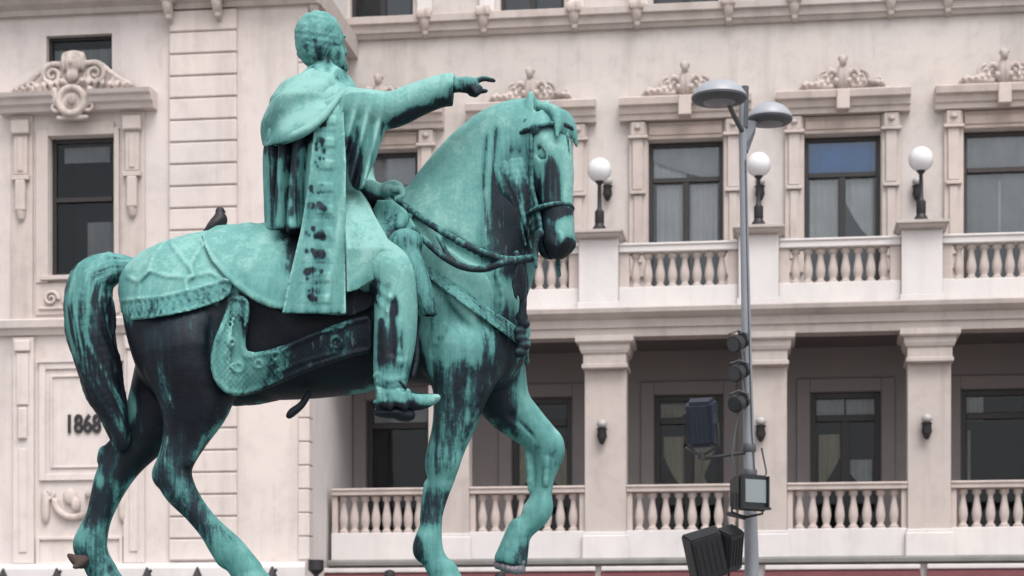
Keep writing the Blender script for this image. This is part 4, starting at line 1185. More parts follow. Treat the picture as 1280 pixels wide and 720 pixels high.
PEDM = carve_mesh('pediment', ped_fn, (-1.55, -.38, -.03), (1.55, .12, .98), .018)
def wreath_fn(V):
    for i in range(28):
        a = 2*math.pi*i/28; V.ell((.27*math.cos(a), -.07, .27*math.sin(a)), (.075, .08, .075), .02)
    V.ell((0, -.04, 0), (.2, .07, .2), .03); V.ell((.02, -.12, .02), (.09, .05, .12), .03)
    for s in (-1, 1):
        spiral(V, s*.36, -.1, .14, 1.3, -.03, .05, dirn=s, start=math.pi/2); V.cone((s*.38, -.02, .25), (s*.36, -.03, .0), .06, .05, .03)
    V.cone((-.3, -.02, -.34), (.3, -.02, -.34), .05, .05, .04)
WREATH = carve_mesh('cartouche', wreath_fn, (-.58, -.22, -.45), (.58, .10, .45), .016)
def swag_fn(V):
    for i in range(17):
        a = math.pi*(1+i/16); V.ell((-.22+.40*math.cos(a), -.06, .10+.34*math.sin(a)), (.075, .07, .075), .03)
    V.ell((-.30, -.06, .20), (.15, .07, .17), .03); V.ell((-.16, -.08, .02), (.10, .06, .15), .03)
    V.chain([(.10, -.05, .22, .08), (.35, -.07, .30, .09), (.62, -.05, .16, .06)], .03)
    V.ell((.34, -.05, .02), (.10, .06, .16), .03)
    for s in (-1, 1):
        V.chain([(s*.86, -.03, .26, .06), (s*.84, -.04, .05, .085), (s*.84, -.04, -.22, .075), (s*.84, -.03, -.34, .03)], .03)
        spiral(V, s*.80, .26, .13, 1.2, -.03, .045, dirn=s)
SWAG = carve_mesh('swag', swag_fn, (-1.1, -.2, -.45), (1.1, .08, .5), .017)
def bracket_fn(V):     # console under the top string course
    V.chain([(0, -.26, .0, .10), (0, -.22, -.16, .095), (0, -.10, -.30, .075), (0, -.05, -.40, .06)], .04)
    x, y, z = V.grid(); V.D = smin(V.D, (np.maximum(np.maximum(np.abs(x)-.15, np.abs(y+.14)-.24), np.abs(z-.03)-.10)).astype(np.float32), .03)
    V.ell((0, -.14, -.36), (.075, .075, .075), .02); V.ell((0, -.36, .03), (.17, .05, .10), .03)
BRK = carve_mesh('bracket', bracket_fn, (-.24, -.48, -.5), (.24, .10, .22), .016)

# ------------------------------------------------------------ upper wall with its windows
fu = lambda px: FU(px, UP)
fz = lambda py: FZ(950, py, UP)
WB = (fu(1053)-fu(857))
WC = [fu(857)+WB*k for k in range(-2, 4)]
WW = (fu(903)-fu(810))/2+.005
WZ0, WZ1 = fz(303), fz(171.5); WTR = fz(219)
HOODZ0, HOODZ1 = fz(148), fz(121.5)
SZ0, SZ1 = FZ(850, 34, UP), FZ(850, 8, UP)             # string course
ZTOP = SZ1+6.0
AWZ0 = SZ1+.06
aw_w = .62
holes = [(c-WW, c+WW, Z_ENT+.01, WZ1) for c in WC]
attic_u = [c+off for c in WC for off in (0,)]
ah = [(c-.72, c+.72, AWZ0, AWZ0+2.0) for c in WC]
UL_UP = fu(404)
o = wall_sheet('facade_wall', UL_UP-2.0, UEND+2, Z_ENT-.3, ZTOP, UP, holes+ah, .32, GREYP)

cur_sets = [
    [(0, .5, 0, .66, CURT2), (.6, 1, 0, .66, CURT2), (0, 1, .74, 1, CURT2)],
    [(0, .46, 0, .66, CURT), (.56, 1, 0, .66, CURT2)],
    [(0, 1, .69, 1, CURT2, 'swoop'), (.05, .45, 0, .64, CURT), (.55, .97, 0, .64, CURT), (0, .5, .7, 1, CURT)],
    [(0, 1, .70, 1, BLUE), (.02, .44, 0, .64, CURT), (.56, .97, .05, .64, CURT, 'swoop'), ],
    [(0, 1, .70, 1, CURT2), (.0, 1, 0, .64, CURT2), (.18, .82, .0, .58, CURT, 'arch'), (0, 1, .70, 1, CURT, 'swoop_r')],
    [(0, 1, .2, 1, CURT2)]]
win_lab = [None, None, 'window with pale net curtains behind both lower leaves', 'window with a dark blue upper light above white curtains', 'window filled with grey drawn curtains', None]
for k, c in enumerate(WC):
    w = window(c-WW, c+WW, Z_ENT+.01, WZ1, UP-.22, WTR, curtains=cur_sets[k], fm=FRAMEB if k == 4 else FRAME, fw=.095, leaves=0 if k == 4 else 2, vis0=WZ0)
    if win_lab[k]: w['label'] = win_lab[k]
    # stone surround: jamb pilasters with little consoles, frieze, hood mould, crest
    m = MB()
    for s in (-1, 1):
        a = c+s*(WW+.02); b = c+s*(WW+.42)
        u0, u1 = min(a, b), max(a, b)
        m.box(u0, u1, UP-.02, UP+.09, WZ0-.7, HOODZ0-.02, bev=.01)
        p0, p1 = (u0+u1)/2-.12, (u0+u1)/2+.12
        m.box(p0, p1, UP+.09, UP+.15, WZ1-1.1, WZ1+.02, bev=.012)           # raised strip
        m.box(p0+.03, p1-.03, UP+.09, UP+.135, WZ0-.4, WZ1-1.22, bev=.012)
        m.box(p0-.05, p1+.05, UP+.09, UP+.19, WZ1-1.20, WZ1-1.12, bev=.01)
        m.box(u0-.02, u1+.02, UP+.09, UP+.22, WZ1+.02, WZ1+.09, bev=.012)   # capital under the frieze block
        m.box(p0-.04, p1+.04, UP+.09, UP+.19, WZ1+.09, HOODZ0-.02, bev=.02)
        m.lathe([(.03, 0), (.075, .03), (.075, .08), (.03, .11)], c=((u0+u1)/2, UP+.20, (WZ1+HOODZ0)/2), seg=10)
    m.build('surround', TRIM, w)
    m = MB()
    m.box(c-WW-.0, c+WW+.0, UP-.02, UP+.06, WZ1+.012, HOODZ0-.02, bev=.01)
    m.box(c-WW+.02, c+WW-.02, UP+.06, UP+.085, WZ1+.10, HOODZ0-.12, bev=.01)
    m.build('frieze', FRIEZE, w)
    h = MB(); z0, z1 = HOODZ0, HOODZ1; hh = z1-z0; X = WW+.62
    h.prism([(UP-.02, z0), (UP+.22, z0), (UP+.24, z0+hh*.22), (UP+.30, z0+hh*.28), (UP+.33, z0+hh*.55), (UP+.44, z0+hh*.62), (UP+.47, z0+hh*.92), (UP+.40, z1), (UP-.02, z1+.03)], c-X, c+X)
    h.box(c-.14, c+.14, UP+.2, UP+.50, z0+.01, z1-.02, bev=.02)
    h.build('hood', TRIM, w)
    cr = link('crest', CREST, CARVE, w, (c, -(UP+.20), z1+.02)); cr.scale = (.96, 1.35, 1.16)
CREST.materials.append(CARVE) if len(CREST.materials) == 0 else None
attic_win = []
for c in WC:
    window(c-.72, c+.72, AWZ0, AWZ0+2.0, UP-.2, AWZ0+1.2, curtains=[], fw=.09)

# string course with paired consoles
m = MB()
prof = [(UP-.02, SZ0), (UP+.10, SZ0), (UP+.14, SZ0+.08), (UP+.20, SZ0+.10), (UP+.22, SZ0+.25), (UP+.30, SZ0+.28), (UP+.30, SZ1-.03), (UP+.24, SZ1), (UP-.02, SZ1+.02)]
m.prism(prof, UL_UP-.5, UEND+2)
corn = m.build('cornice', STONE, B)
for px in (533, 606, 719, 797, 911, 993, 1113, 1184, 1300, 1375):
    zb = FZ(px, {True: 22, False: 22}[True], UP) if False else SZ1-.06
    link('bracket', BRK, CARVE, corn, (fu(px), -(UP+.02), zb+.02))
# attic piers between the attic windows
m = MB()
for c in WC:
    for s in (-1, 1):
        m.box(c+s*1.0-.17, c+s*1.0+.17, UP, UP+.14, SZ1+.03, ZTOP-.3, bev=.015)
m.build('attic_pilasters', WHITE, B)
m = MB(); m.prism([(UP-6, ZTOP), (UP+.5, ZTOP), (UP+.9, ZTOP+.5), (UP+.9, ZTOP+.7), (UP-6, ZTOP+.7)], UL_UP-.5, UEND+2); m.build('roof', STONE, B)

# ------------------------------------------------------------ balcony, entablature, columns, loggia
m = MB()
e0, e1 = Z_COLT, Z_ENT; eh = e1-e0
m.prism([(-.55, e0), (-.02, e0), (.0, e0+eh*.30), (.05, e0+eh*.32), (.07, e0+eh*.60), (.16, e0+eh*.66), (.28, e0+eh*.80), (.30, e0+eh*.95), (.26, e1), (-.55, e1)], UL, UEND)
m.build('entablature', STONE, B)
m = MB(); m.box(UL-.3, UEND, UP-.4, -.552, e0+.25, e1-.004); m.build('balcony_floor', STONE, B)
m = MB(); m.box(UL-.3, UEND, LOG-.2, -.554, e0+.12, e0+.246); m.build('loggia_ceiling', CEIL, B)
# columns
COLW = (FU(778)-FU(726))/2
def capital_prof(w): return [(w, 0), (w+.04, .02), (w+.04, .09), (w+.01, .11), (w+.01, .30), (w+.05, .33), (w+.08, .40), (w+.09, .50), (w+.15, .53), (w+.17, .56), (w+.17, .68)]
for i, u in enumerate(UC):
    s = MB(); s.box(u-COLW, u+COLW, -.50, -.04, Z_LEDGE, Z_COLT-.68, bev=.012)
    col = s.build('column', STONE, B)
    cp = MB(); cp.lathe([(r, z) for r, z in capital_prof(COLW)], c=(u, -.30, Z_COLT-.69), seg=4, sq=True); cp.build('capital', STONE, col)
    bs = MB(); bs.box(u-COLW-.05, u+COLW+.05, -.5, .06, Z_LEDGE-.05, zr(668), bev=.02)
    bs.box(u-COLW-.025, u+COLW+.025, -.5, .03, zr(668), zr(664), bev=.01); bs.build('base', WHITE, col)

# a baluster shared by all balustrades
def baluster_mesh(h, r, name='baluster'):
    m = MB(); m.lathe([(r*1.0, 0), (r*1.0, h*.07), (r*.72, h*.09), (r*.6, h*.14), (r*.82, h*.22), (r*.98, h*.36), (r*.88, h*.50), (r*.62, h*.68), (r*.52, h*.80), (r*.60, h*.86), (r*.9, h*.89), (r*.95, h*1.0)], seg=14)
    bmesh.ops.recalc_face_normals(m.bm, faces=m.bm.faces)
    me = bpy.data.meshes.new(name); m.bm.to_mesh(me); m.bm.free(); smooth(me); me.set_sharp_from_angle(angle=math.radians(50)); me.materials.append(BALM); return me
BALM = plaster('baluster_stone', (.50, .44, .415), dirt=(.14, .11, .10), amt=.55)
LB = baluster_mesh(Z_RB-Z_PL, .103)
UBm = baluster_mesh(Z_UR-Z_WB, .105)
def balustrade(u0, u1, zb, zt, ztop, zbase, d0, n, bm_, top_mat, base_mat, solid=(), endpost=.12):
    m = MB(); dc = d0-.20
    m.box(u0, u1, d0-.40, d0, zt+.01, ztop-.03, bev=.015); m.box(u0, u1, d0-.43, d0+.035, ztop-.05, ztop, bev=.012)
    o = m.build('balustrade', top_mat, B)
    p = MB(); p.box(u0, u1, d0-.40, d0-.005, zbase, zb-.0, bev=.012); p.build('plinth', base_mat, o)
    for s, e in ((u0, u0+endpost), (u1-endpost, u1)):
        q = MB(); q.box(s, e, dc-.13, dc+.13, zb, zt+.01, bev=.01); q.build('end_post', BALM, o)
    a, b = u0+endpost, u1-endpost; st_ = (b-a)/n
    for i in range(n): link('baluster', bm_, None, o, (a+st_*(i+.5), -dc, zb))
    return o
edges = [UL]+[None]
lowspans = [(UL+.02, UC[0]-COLW-.002)]+[(UC[i]+COLW+.002, UC[i+1]-COLW-.002) for i in range(len(UC)-1)]
for i, (a, b) in enumerate(lowspans):
    balustrade(a, b, Z_PL, Z_RB, Z_RT, Z_LEDGE, -.06, 8, LB, TRIM, WHITE)
# upper: pedestals with caps
PW = (FU(773)-FU(724))/2
UPD = [FU(748.5)+ (FU(1152)-FU(748.5))/2*k for k in range(-1, 4)]
Z_PC = zr(289)
for i, u in enumerate(UPD):
    s = MB(); s.box(u-PW, u+PW, -.45, .12, Z_ENT+.14, Z_PC-.13, bev=.012); s.box(u-PW-.03, u+PW+.03, -.45, .15, Z_ENT, Z_ENT+.14, bev=.012)
    pd = s.build('pedestal', WHITE, B)
    c = MB(); c.lathe([(PW+.0, 0), (PW+.04, .02), (PW+.06, .07), (PW+.12, .09), (PW+.12, .14), (PW+.02, .17)], c=(u, -.165, Z_PC-.13), seg=4, sq=True)
    c.build('cap', STONE, pd)
upspans = [(UL+.02, UPD[0]-PW-.004)]+[(UPD[i]+PW+.004, UPD[i+1]-PW-.004) for i in range(len(UPD)-1)]+[(UPD[-1]+PW+.004, UEND)]
for i, (a, b) in enumerate(upspans):
    balustrade(a, b, Z_WB, Z_UR, Z_UT, Z_ENT+.004, .0, 8 if i < 5 else 3, UBm, WHITE, WHITE, endpost=.22)
# ledge, plain basement below
m = MB(); m.prism([(-.6, Z_LEDGE), (.10, Z_LEDGE-.001), (.16, Z_LEDGE-.05), (.16, Z_LEDGE-.12), (.06, Z_LEDGE-.16), (-.6, Z_LEDGE-.16)], UL+.0, UEND+.1); m.build('ledge', LEDGE, B)
m = MB(); m.box(UL-.3, UEND+.1, -.6, .02, 0, Z_LEDGE-.162); m.build('basement_wall', GREYP, B)
m = MB(); m.box(UL-.3, UEND, LOG-.2, -.47, Z_LEDGE-.15, Z_LEDGE-.01); m.build('loggia_floor', STONE, B)

# loggia back wall with french windows
lu = lambda px: FU(px, LOG); lz = lambda py: FZ(950, py, LOG)
LW = [(lu(640), lu(715)), (lu(818), lu(904)), (lu(1013), lu(1101)), (lu(1201), lu(1290)), (lu(1400), lu(1488))]
w0 = (lu(458), lu(540))
LW = [w0]+LW
LZ1 = lz(492)
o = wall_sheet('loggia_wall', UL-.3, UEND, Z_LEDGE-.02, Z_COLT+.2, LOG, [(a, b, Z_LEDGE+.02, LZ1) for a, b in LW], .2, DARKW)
lsets = [
    [(0, 1, .80, 1, CURT)],
    [(.0, .45, .05, .55, CREAM, 'swoop_r'), (.55, 1, .0, .5, CREAM, 'swoop')],
    [(0, .5, .76, .98, CREAM, 'swoop_r'), (.05, .42, .05, .62, CREAM, 'swoop'), (.58, .98, .0, .52, CREAM, 'tied'), (.55, 1, .74, .98, CURT2)],
    [(0, .48, .76, 1, CURT), (.52, 1, .76, 1, CURT), (.05, .42, .0, .62, CREAM, 'swoop_r'), (.56, .96, .0, .34, CURT, 'swoop')],
    [(0, .3, .74, 1, CURT), (.03, .08, .1, .64, CURT)],
    []]
for i, (a, b) in enumerate(LW):
    w = window(a, b, Z_LEDGE+.02, LZ1, LOG-.10, lz(524), curtains=lsets[i], fw=.13, glassm=GLASSD, leaves=0 if i in (0, 4) else 2, vis0=Z_RT+.1)
    m = MB()
    for s0, s1 in ((a-.30, a-.012), (b+.012, b+.30)):
        m.box(s0, s1, LOG-.01, LOG+.07, Z_LEDGE, LZ1+.30, bev=.015)
    m.box(a-.012, b+.012, LOG-.01, LOG+.07, LZ1+.012, LZ1+.30, bev=.015)
    m.build('surround', DARKW, w)
m = MB(); m.box(UEND, UEND+.5, LOG-.2, -.0, 0, Z_ENT); m.build('end_wall', STONE, B)

# ------------------------------------------------------------ left pavilion
pu = lambda px: FU(px, PAV); pz = lambda py, x=150: FZ(x, py, PAV)
PL, PR = pu(-330), pu(385)
PWU0, PWU1, PWZ0, PWZ1 = pu(62), pu(143), pz(343), pz(169)
AW = (pu(58), pu(140), pz(86), pz(41))
o = wall_sheet('pavilion_wall', PL, PR, 0, pz(-160), PAV, [(PWU0, PWU1, PWZ0, PWZ1), AW], .30, PINK)
m = MB(); m.box(PR-.3, PR, UP-3, PAV-.003, 0, pz(-160)); m.build('pavilion_side_wall', WHITE, B)
m = MB(); m.box(PL, PR, UP-3, PAV+.0, pz(-160)+.002, pz(-175)); m.build('pavilion_roof', STONE, B)
w = window(PWU0, PWU1, PWZ0, PWZ1, PAV-.16, pz(246), curtains=[(0.1, .9, .86, .98, CURT2), (0.5, 1, .05, .40, CURT2)], glassm=GLASSD, fw=.09, leaves=0)
w['label'] = 'tall dark window under the carved pediment'
m = MB()
for s, x0, x1 in ((-1, 15, 42), (1, 153, 182)):
    u0, u1 = pu(x0), pu(x1); uc = (u0+u1)/2
    m.box(u0, u1, PAV-.02, PAV+.06, pz(398), pz(140), bev=.01)
    m.box(uc-.15, uc+.15, PAV+.06, PAV+.14, pz(216), pz(166), bev=.015)      # fluted console upper
    m.box(uc-.06, uc+.06, PAV+.14, PAV+.165, pz(212), pz(170), bev=.01)
    m.box(uc-.19, uc+.19, PAV+.06, PAV+.18, pz(223), pz(217), bev=.01)
    m.box(uc-.11, uc+.11, PAV+.06, PAV+.20, pz(262), pz(223), bev=.03)
    m.lathe([(.02, 0), (.07, .05), (.10, .16), (.11, .22)], c=(uc, PAV+.09, pz(274)), seg=10)
    m.box(uc-.20, uc+.20, PAV+.06, PAV+.22, pz(166), pz(148), bev=.03)
m.box(pu(46), PWU0-.01, PAV-.02, PAV+.08, pz(352), pz(160), bev=.012); m.box(PWU1+.01, pu(150), PAV-.02, PAV+.08, pz(352), pz(160), bev=.012)
m.box(PWU0-.01, PWU1+.01, PAV-.02, PAV+.08, PWZ1+.012, pz(152), bev=.012); m.box(PWU0-.15, PWU1+.15, PAV-.02, PAV+.14, pz(349), PWZ0-.005, bev=.012)
m.build('surround', TRIM, w)
h = MB(); z0, z1 = pz(140), pz(119); hh = z1-z0
for a, b in ((pu(4), pu(76)), (pu(119), pu(197))):
    h.prism([(PAV-.02, z0), (PAV+.26, z0), (PAV+.30, z0+hh*.25), (PAV+.42, z0+hh*.35), (PAV+.45, z0+hh*.62), (PAV+.56, z0+hh*.70), (PAV+.60, z0+hh*.92), (PAV+.5, z1), (PAV-.02, z1+.02)], a, b)
h.prism([(PAV-.02, z0+.03), (PAV+.22, z0+.03), (PAV+.30, z1-.01), (PAV-.02, z1)], pu(76), pu(119))
h.build('hood', PINK, w)
p = link('pediment', PEDM, CARVE, w, (pu(96), -(PAV+.14), z1+.01)); link('cartouche', WREATH, CARVE, w, (pu(98), -(PAV+.34), pz(131)))
aw = window(*AW, PAV-.16, None, curtains=[(0, 1, .1, .75, CURT2)], glassm=GLASSD, fw=.07, leaves=0)
aw['label'] = 'small attic window above the pediment'
# panel below, sill band, lower blind panel with numerals, swag
m = MB()
m.box(pu(45), pu(150), PAV-.01, PAV+.05, pz(392), pz(352), bev=.012)
link('carved_panel', carve_mesh('carved_panel', lambda V: [spiral(V, -.55+.37*i, .0, .16, 1.5, -.03, .04, dirn=(-1)**i, start=i) for i in range(4)]+[V.cone((-.8, -.01, -.20), (.8, -.01, -.20), .03, .03, .02)], (-.9, -.1, -.28), (.9, .06, .28), .016), CARVE, B, (pu(97), -(PAV+.06), pz(372)))
m.build('window_apron', TRIM, B)
m = MB(); za, zb_ = pz(417), pz(398); m.prism([(PAV-.02, za), (PAV+.08, za), (PAV+.12, za+.1), (PAV+.22, za+.14), (PAV+.25, zb_-.03), (PAV+.2, zb_), (PAV-.02, zb_)], PL, pu(206)); m.build('sill_band', PINK, B)
m = MB()
for x0, x1 in ((18, 44), (156, 182)):
    u0, u1 = pu(x0), pu(x1); uc = (u0+u1)/2
    m.box(u0, u1, PAV-.01, PAV+.10, pz(704), pz(420), bev=.012)
    m.box(uc-.13, uc+.13, PAV+.10, PAV+.15, pz(505), pz(440), bev=.012); m.box(uc-.17, uc+.17, PAV+.10, PAV+.19, pz(438), pz(424), bev=.02)
    m.box(uc-.10, uc+.10, PAV+.10, PAV+.18, pz(548), pz(508), bev=.03)
    m.box(uc-.09, uc+.09, PAV+.10, PAV+.13, pz(690), pz(560), bev=.012)
m.build('pilasters', PINK, B)
def ringframe(m, u0, u1, z0, z1, w_, d0, d1):
    m.box(u0, u0+w_, d0, d1, z0, z1, bev=.01); m.box(u1-w_, u1, d0, d1, z0, z1, bev=.01); m.box(u0+w_, u1-w_, d0, d1-.003, z0, z0+w_, bev=.01); m.box(u0+w_, u1-w_, d0, d1-.003, z1-w_, z1, bev=.01)
m = MB()
a, b, c, e = pu(50), pu(152), pz(600), pz(452)
ringframe(m, a, b, c, e, .14, PAV-.01, PAV+.07); m.box(a+.14, b-.14, PAV-.01, PAV+.02, c+.14, e-.14); ringframe(m, a+.24, b-.24, c+.26, e-.26, .05, PAV+.02, PAV+.06)
arc = [(a-.05+(b-a+.1)*i/24, e+.02+.22*math.sin(math.pi*i/24)**.5*(1 if 3 < i < 21 else .35)) for i in range(25)]
m.vprism([(a-.05, e-.0)]+arc+[(b+.05, e-.0)], PAV-.01, PAV+.10)
m.build('blind_panel', PINK, B)
fc = bpy.data.curves.new('numerals', 'FONT'); fc.body = '1868'; fc.size = .62; fc.extrude = .02; fc.offset = .016; fc.align_x = 'LEFT'
_t = bpy.data.objects.new('numeral_curve', fc); COL.objects.link(_t); bpy.context.view_layer.update()
_me = bpy.data.meshes.new_from_object(_t.evaluated_get(bpy.context.evaluated_depsgraph_get())); bpy.data.objects.remove(_t); _me.name = 'numerals'; _me.materials.clear()
nu = link('numerals', _me, IRON, B); nu.rotation_euler = (math.pi/2, 0, 0); nu.location = (pu(82), -(PAV+.045), pz(540)); nu.scale = (.64, .86, 1)
link('swag_relief', SWAG, CARVE, B, (pu(106), -(PAV+.01), pz(632)))
m = MB(); a, b = pu(46), pu(154)
ringframe(m, a, b, pz(706), pz(670), .07, PAV-.01, PAV+.06); m.build('lower_panel', PINK, B)
m = MB(); m.prism([(PAV-.02, pz(760)), (PAV+.35, pz(760)), (PAV+.35, pz(712)), (PAV+.30, pz(705)), (PAV-.02, pz(704))], PL, PR+.02); m.build('water_table', WHITE, B)
# rusticated strip
m = MB(); zt = pz(18); z = pz(702); n = 25; hh = (zt-z)/n
for i in range(n):
    m.box(pu(213), pu(297), PAV-.01, PAV+.10, z+hh*i+.016, z+hh*(i+1)-.016, bev=.02)
m.box(pu(213)+.03, pu(297)-.03, PAV-.012, PAV+.045, z, zt); m.build('rusticated_pier', PINK, B)
# edge strip with short joints
m = MB(); z = pz(702); n = 23; hh = (pz(30)-z)/n
for i in range(n): m.box(pu(373), PR+.035, PAV-.34, PAV+.04, z+hh*i+.012, z+hh*(i+1)-.012, bev=.015)
m.build('quoin', PINK, B)
# pavilion cornice
m = MB(); z0, z1 = pz(17), pz(-14); hh = z1-z0
pr = [(PAV-.02, z0), (PAV+.12, z0), (PAV+.14, z0+hh*.2), (PAV+.30, z0+hh*.35), (PAV+.34, z0+hh*.6), (PAV+.62, z0+hh*.72), (PAV+.66, z0+hh*.95), (PAV+.6, z1), (PAV-.02, z1)]
m.prism(pr, PL, PR+.25)
m.box(PR+.0, PR+.25, UP-.1, PAV-.021, z0+hh*.1, z1-.02); pc = m.build('pavilion_cornice', STONE, B)
for px in (215, 276): link('bracket', BRK, CARVE, pc, (pu(px), -(PAV+.10), z0+.16))
link('bracket', BRK, CARVE, pc, (pu(391), -(PAV-.3), z0+.1)); 
link('bracket', BRK, CARVE, corn, (fu(409), -(UP+.02), SZ1-.06))
# ================================================================== THINGS ON AND BEFORE THE FACADE
def Bw(u, d, z):
    """building-local (u, d, z) -> world"""
    return (u*CT-d*ST, CAM[1]+FD0-u*ST-d*CT, z)
def thing_at(name, u, d, z, label, cat, group=None):
    o = empty(name, Bw(u, d, z), -TH); tag(o, label, cat, group); return o
globes = ['white globe lamp half hidden behind the bronze horse\'s neck', 'white globe lamp on the balcony pedestal beside the horse\'s muzzle',
          'white globe lamp on the balcony pedestal right behind the street lamp pole', 'white globe lamp on the balcony pedestal between the blue window and the right-hand window']
gl_mesh = {}
for i, u in enumerate(UPD[:4]):
    t = thing_at('globe_lamp', u, -.165, Z_PC+.04, globes[i], 'lamp', 'white globe lamps on the balcony pedestals')
    if not gl_mesh:
        m = MB(); m.lathe([(.24, 0), (.25, .03), (.17, .07), (.11, .16), (.09, .20), (.10, .22), (.10, .46), (.06, .50), (.045, .55), (.04, 1.02), (.07, 1.06), (.10, 1.10), (.06, 1.12)], seg=16)
        a = m.build('stem', IRON, t, sm=True)
        g = MB(); g.sphere((0, 0, 1.34), .258, 32, 20); b = g.build('globe', GLOBE, t, sm=True)
        gl_mesh['s'], gl_mesh['g'] = a.data, b.data
    else:
        link('stem', gl_mesh['s'], None, t); link('globe', gl_mesh['g'], None, t)
# iron sconces on the upper wall
upl = ['small iron wall light with white bowl beside the horse\'s muzzle, behind the balcony', 'small iron wall light with white bowl behind the street lamp pole',
       'small iron wall light with white bowl between the blue window and the right-hand window']
sc = {}
BOWL = simple_mat('dull_glass_bowl', (.36, .345, .34), .4, var=.2)
def sconce(t, s=1.0):
    if 'm' not in sc:
        m = MB(); m.lathe([(.03, -.34), (.07, -.28), (.11, -.18), (.09, -.06), (.12, -.01), (.06, .02)], c=(0, .14, 0), seg=12)
        m.box(-.06, .06, .0, .05, -.26, .02, bev=.012); m.tube([(0, -.03, -.12), (0, -.14, -.12)], .025)
        sc['m'] = m.build('bracket_arm', IRON, t, sm=True).data
        g = MB(); g.sphere((0, -.14, .09), .115, 20, 12, sc=(1, 1, .85)); sc['g'] = g.build('bowl', BOWL, t, sm=True).data
    else:
        link('bracket_arm', sc['m'], None, t); link('bowl', sc['g'], None, t)
for i, px in enumerate((760, 950, 1146)):
    sconce(thing_at('wall_light', FU(px, UP), UP+.003, FZ(px, 234, UP), upl[i], 'wall light', 'wall lights behind the balcony'))
col_l = ['wall light on the loggia column between the horse\'s raised leg and the street lamp', 'wall light on the loggia column behind the street lamp pole', 'wall light on the loggia column right of the street lamp']
for i, u in enumerate(UC[1:4]):
    t = thing_at('wall_light', u-(.06 if i != 1 else .1), -.037, FZ(752, 536, 0), col_l[i], 'wall light', 'wall lights on the loggia columns'); sconce(t)

# ------------------------------------------------------------ street lamp with the floodlights clamped to it
GALV = simple_mat('galvanised_paint', (.20, .215, .24), .45, metal=.0, var=.12, vscale=3, bump=.08)
HEADP = simple_mat('pale_grey_paint', (.31, .325, .355), .4, var=.12, vscale=4)
GALVD = simple_mat('dark_grey_paint', (.06, .066, .075), .5, var=.2)
BLACKP = simple_mat('black_housing', (.010, .011, .014), .45, var=.3, bump=.1)
NAVY = simple_mat('navy_housing', (.013, .019, .032), .45, var=.3, bump=.1)
LENS, _nt, _b = new_mat('grey_diffuser'); _b.inputs['Base Color'].default_value = (.17, .17, .19, 1); _b.inputs['Roughness'].default_value = .35
FLG, _nt, _b = new_mat('floodlight_glass'); _b.inputs['Base Color'].default_value = (.20, .235, .245, 1); _b.inputs['Roughness'].default_value = .12
SPL = simple_mat('dark_lens', (.05, .055, .06), .15, var=.3)
SL_Y = 9.0
def S(px, py, dy=0.0): return Vector(P(px, py, SL_Y+dy))
SM = (14+SL_Y)/FPX
base = S(938.5, 720); gx, gy = base.x+.03, base.y
lamp = empty('street_lamp', (gx, gy, 0)); tag(lamp, 'grey double-headed street lamp with two shallow dish heads', 'street lamp')
def lv(p): return (p[0]-gx, p[1]-gy, p[2])
m = MB(); pb = (0, 0, 0); 
pts = [(.01, 0, 0), (.01, 0, 1.0)]+[lv(S(x, y)) for x, y in ((939.5, 700), (937, 590), (933, 420), (930, 260), (928, 150), (928.5, 130))]
m.tube(pts, [.10, .095, .084, .068, .056, .048, .044, .043], 20); m.lathe([(.22, 0), (.22, .03), (.14, .05), (.13, .3), (.102, .34)], seg=20)
m.build('pole', GALV, lamp, sm=True)
m = MB(); m.tube([lv(S(930, 160)), lv(S(931.5, 108))], [.047, .043], 16); m.build('pole_cap', GALVD, lamp, sm=True)
def dish(cx, cy, rpx, dy, tilt, arm):
    c = S(cx, cy, dy); r = rpx*(14+SL_Y+dy)/FPX
    m = MB(); n = 40
    prof = [(r*.97, -.030), (r, -.006), (r*.97, .02), (r*.86, .075), (r*.66, .125), (r*.4, .16), (.02, .178)]
    m.lathe(prof, seg=n); ob = m.build('lamp_head', HEADP, lamp, sm=True, loc=lv(c)); ob.rotation_euler = (0, tilt, 0)
    q = MB(); q.lathe([(r*.60, -.075), (r*.93, -.060), (r*1.015, -.034), (r*1.02, -.012), (r*1.003, -.008)], seg=n); q.build('rim', GALVD, ob, sm=True)
    q = MB(); q.lathe([(.02, -.115), (r*.30, -.107), (r*.52, -.09), (r*.585, -.077)], seg=n); q.build('diffuser', LENS, ob, sm=True)
    m = MB(); m.tube([lv(S(*a)) for a in arm], [.028, .028, .03], 10); m.build('arm', GALVD, lamp, sm=True)
dish(899, 120, 34, -.35, 0, [(908, 124, -.35), (918, 146, -.2), (929, 166, 0)])
dish(962, 147, 28, .55, 0, [(944, 150, .55), (941, 166, .35), (932, 190, .0)])
m = MB()   # gusset fin towards the rear lamp
a, b, c_ = [Vector(lv(S(*q))) for q in ((931, 150, .08), (948, 152, .5), (932, 195, .08))]
vs = [m.bm.verts.new(p+Vector((0, dy, 0))) for dy in (-.012, .012) for p in (a, b, c_)]
for f in ((0, 1, 2), (5, 4, 3), (0, 3, 4, 1), (1, 4, 5, 2), (2, 5, 3, 0)): m.bm.faces.new([vs[i] for i in f])
m.build('gusset', GALV, lamp)

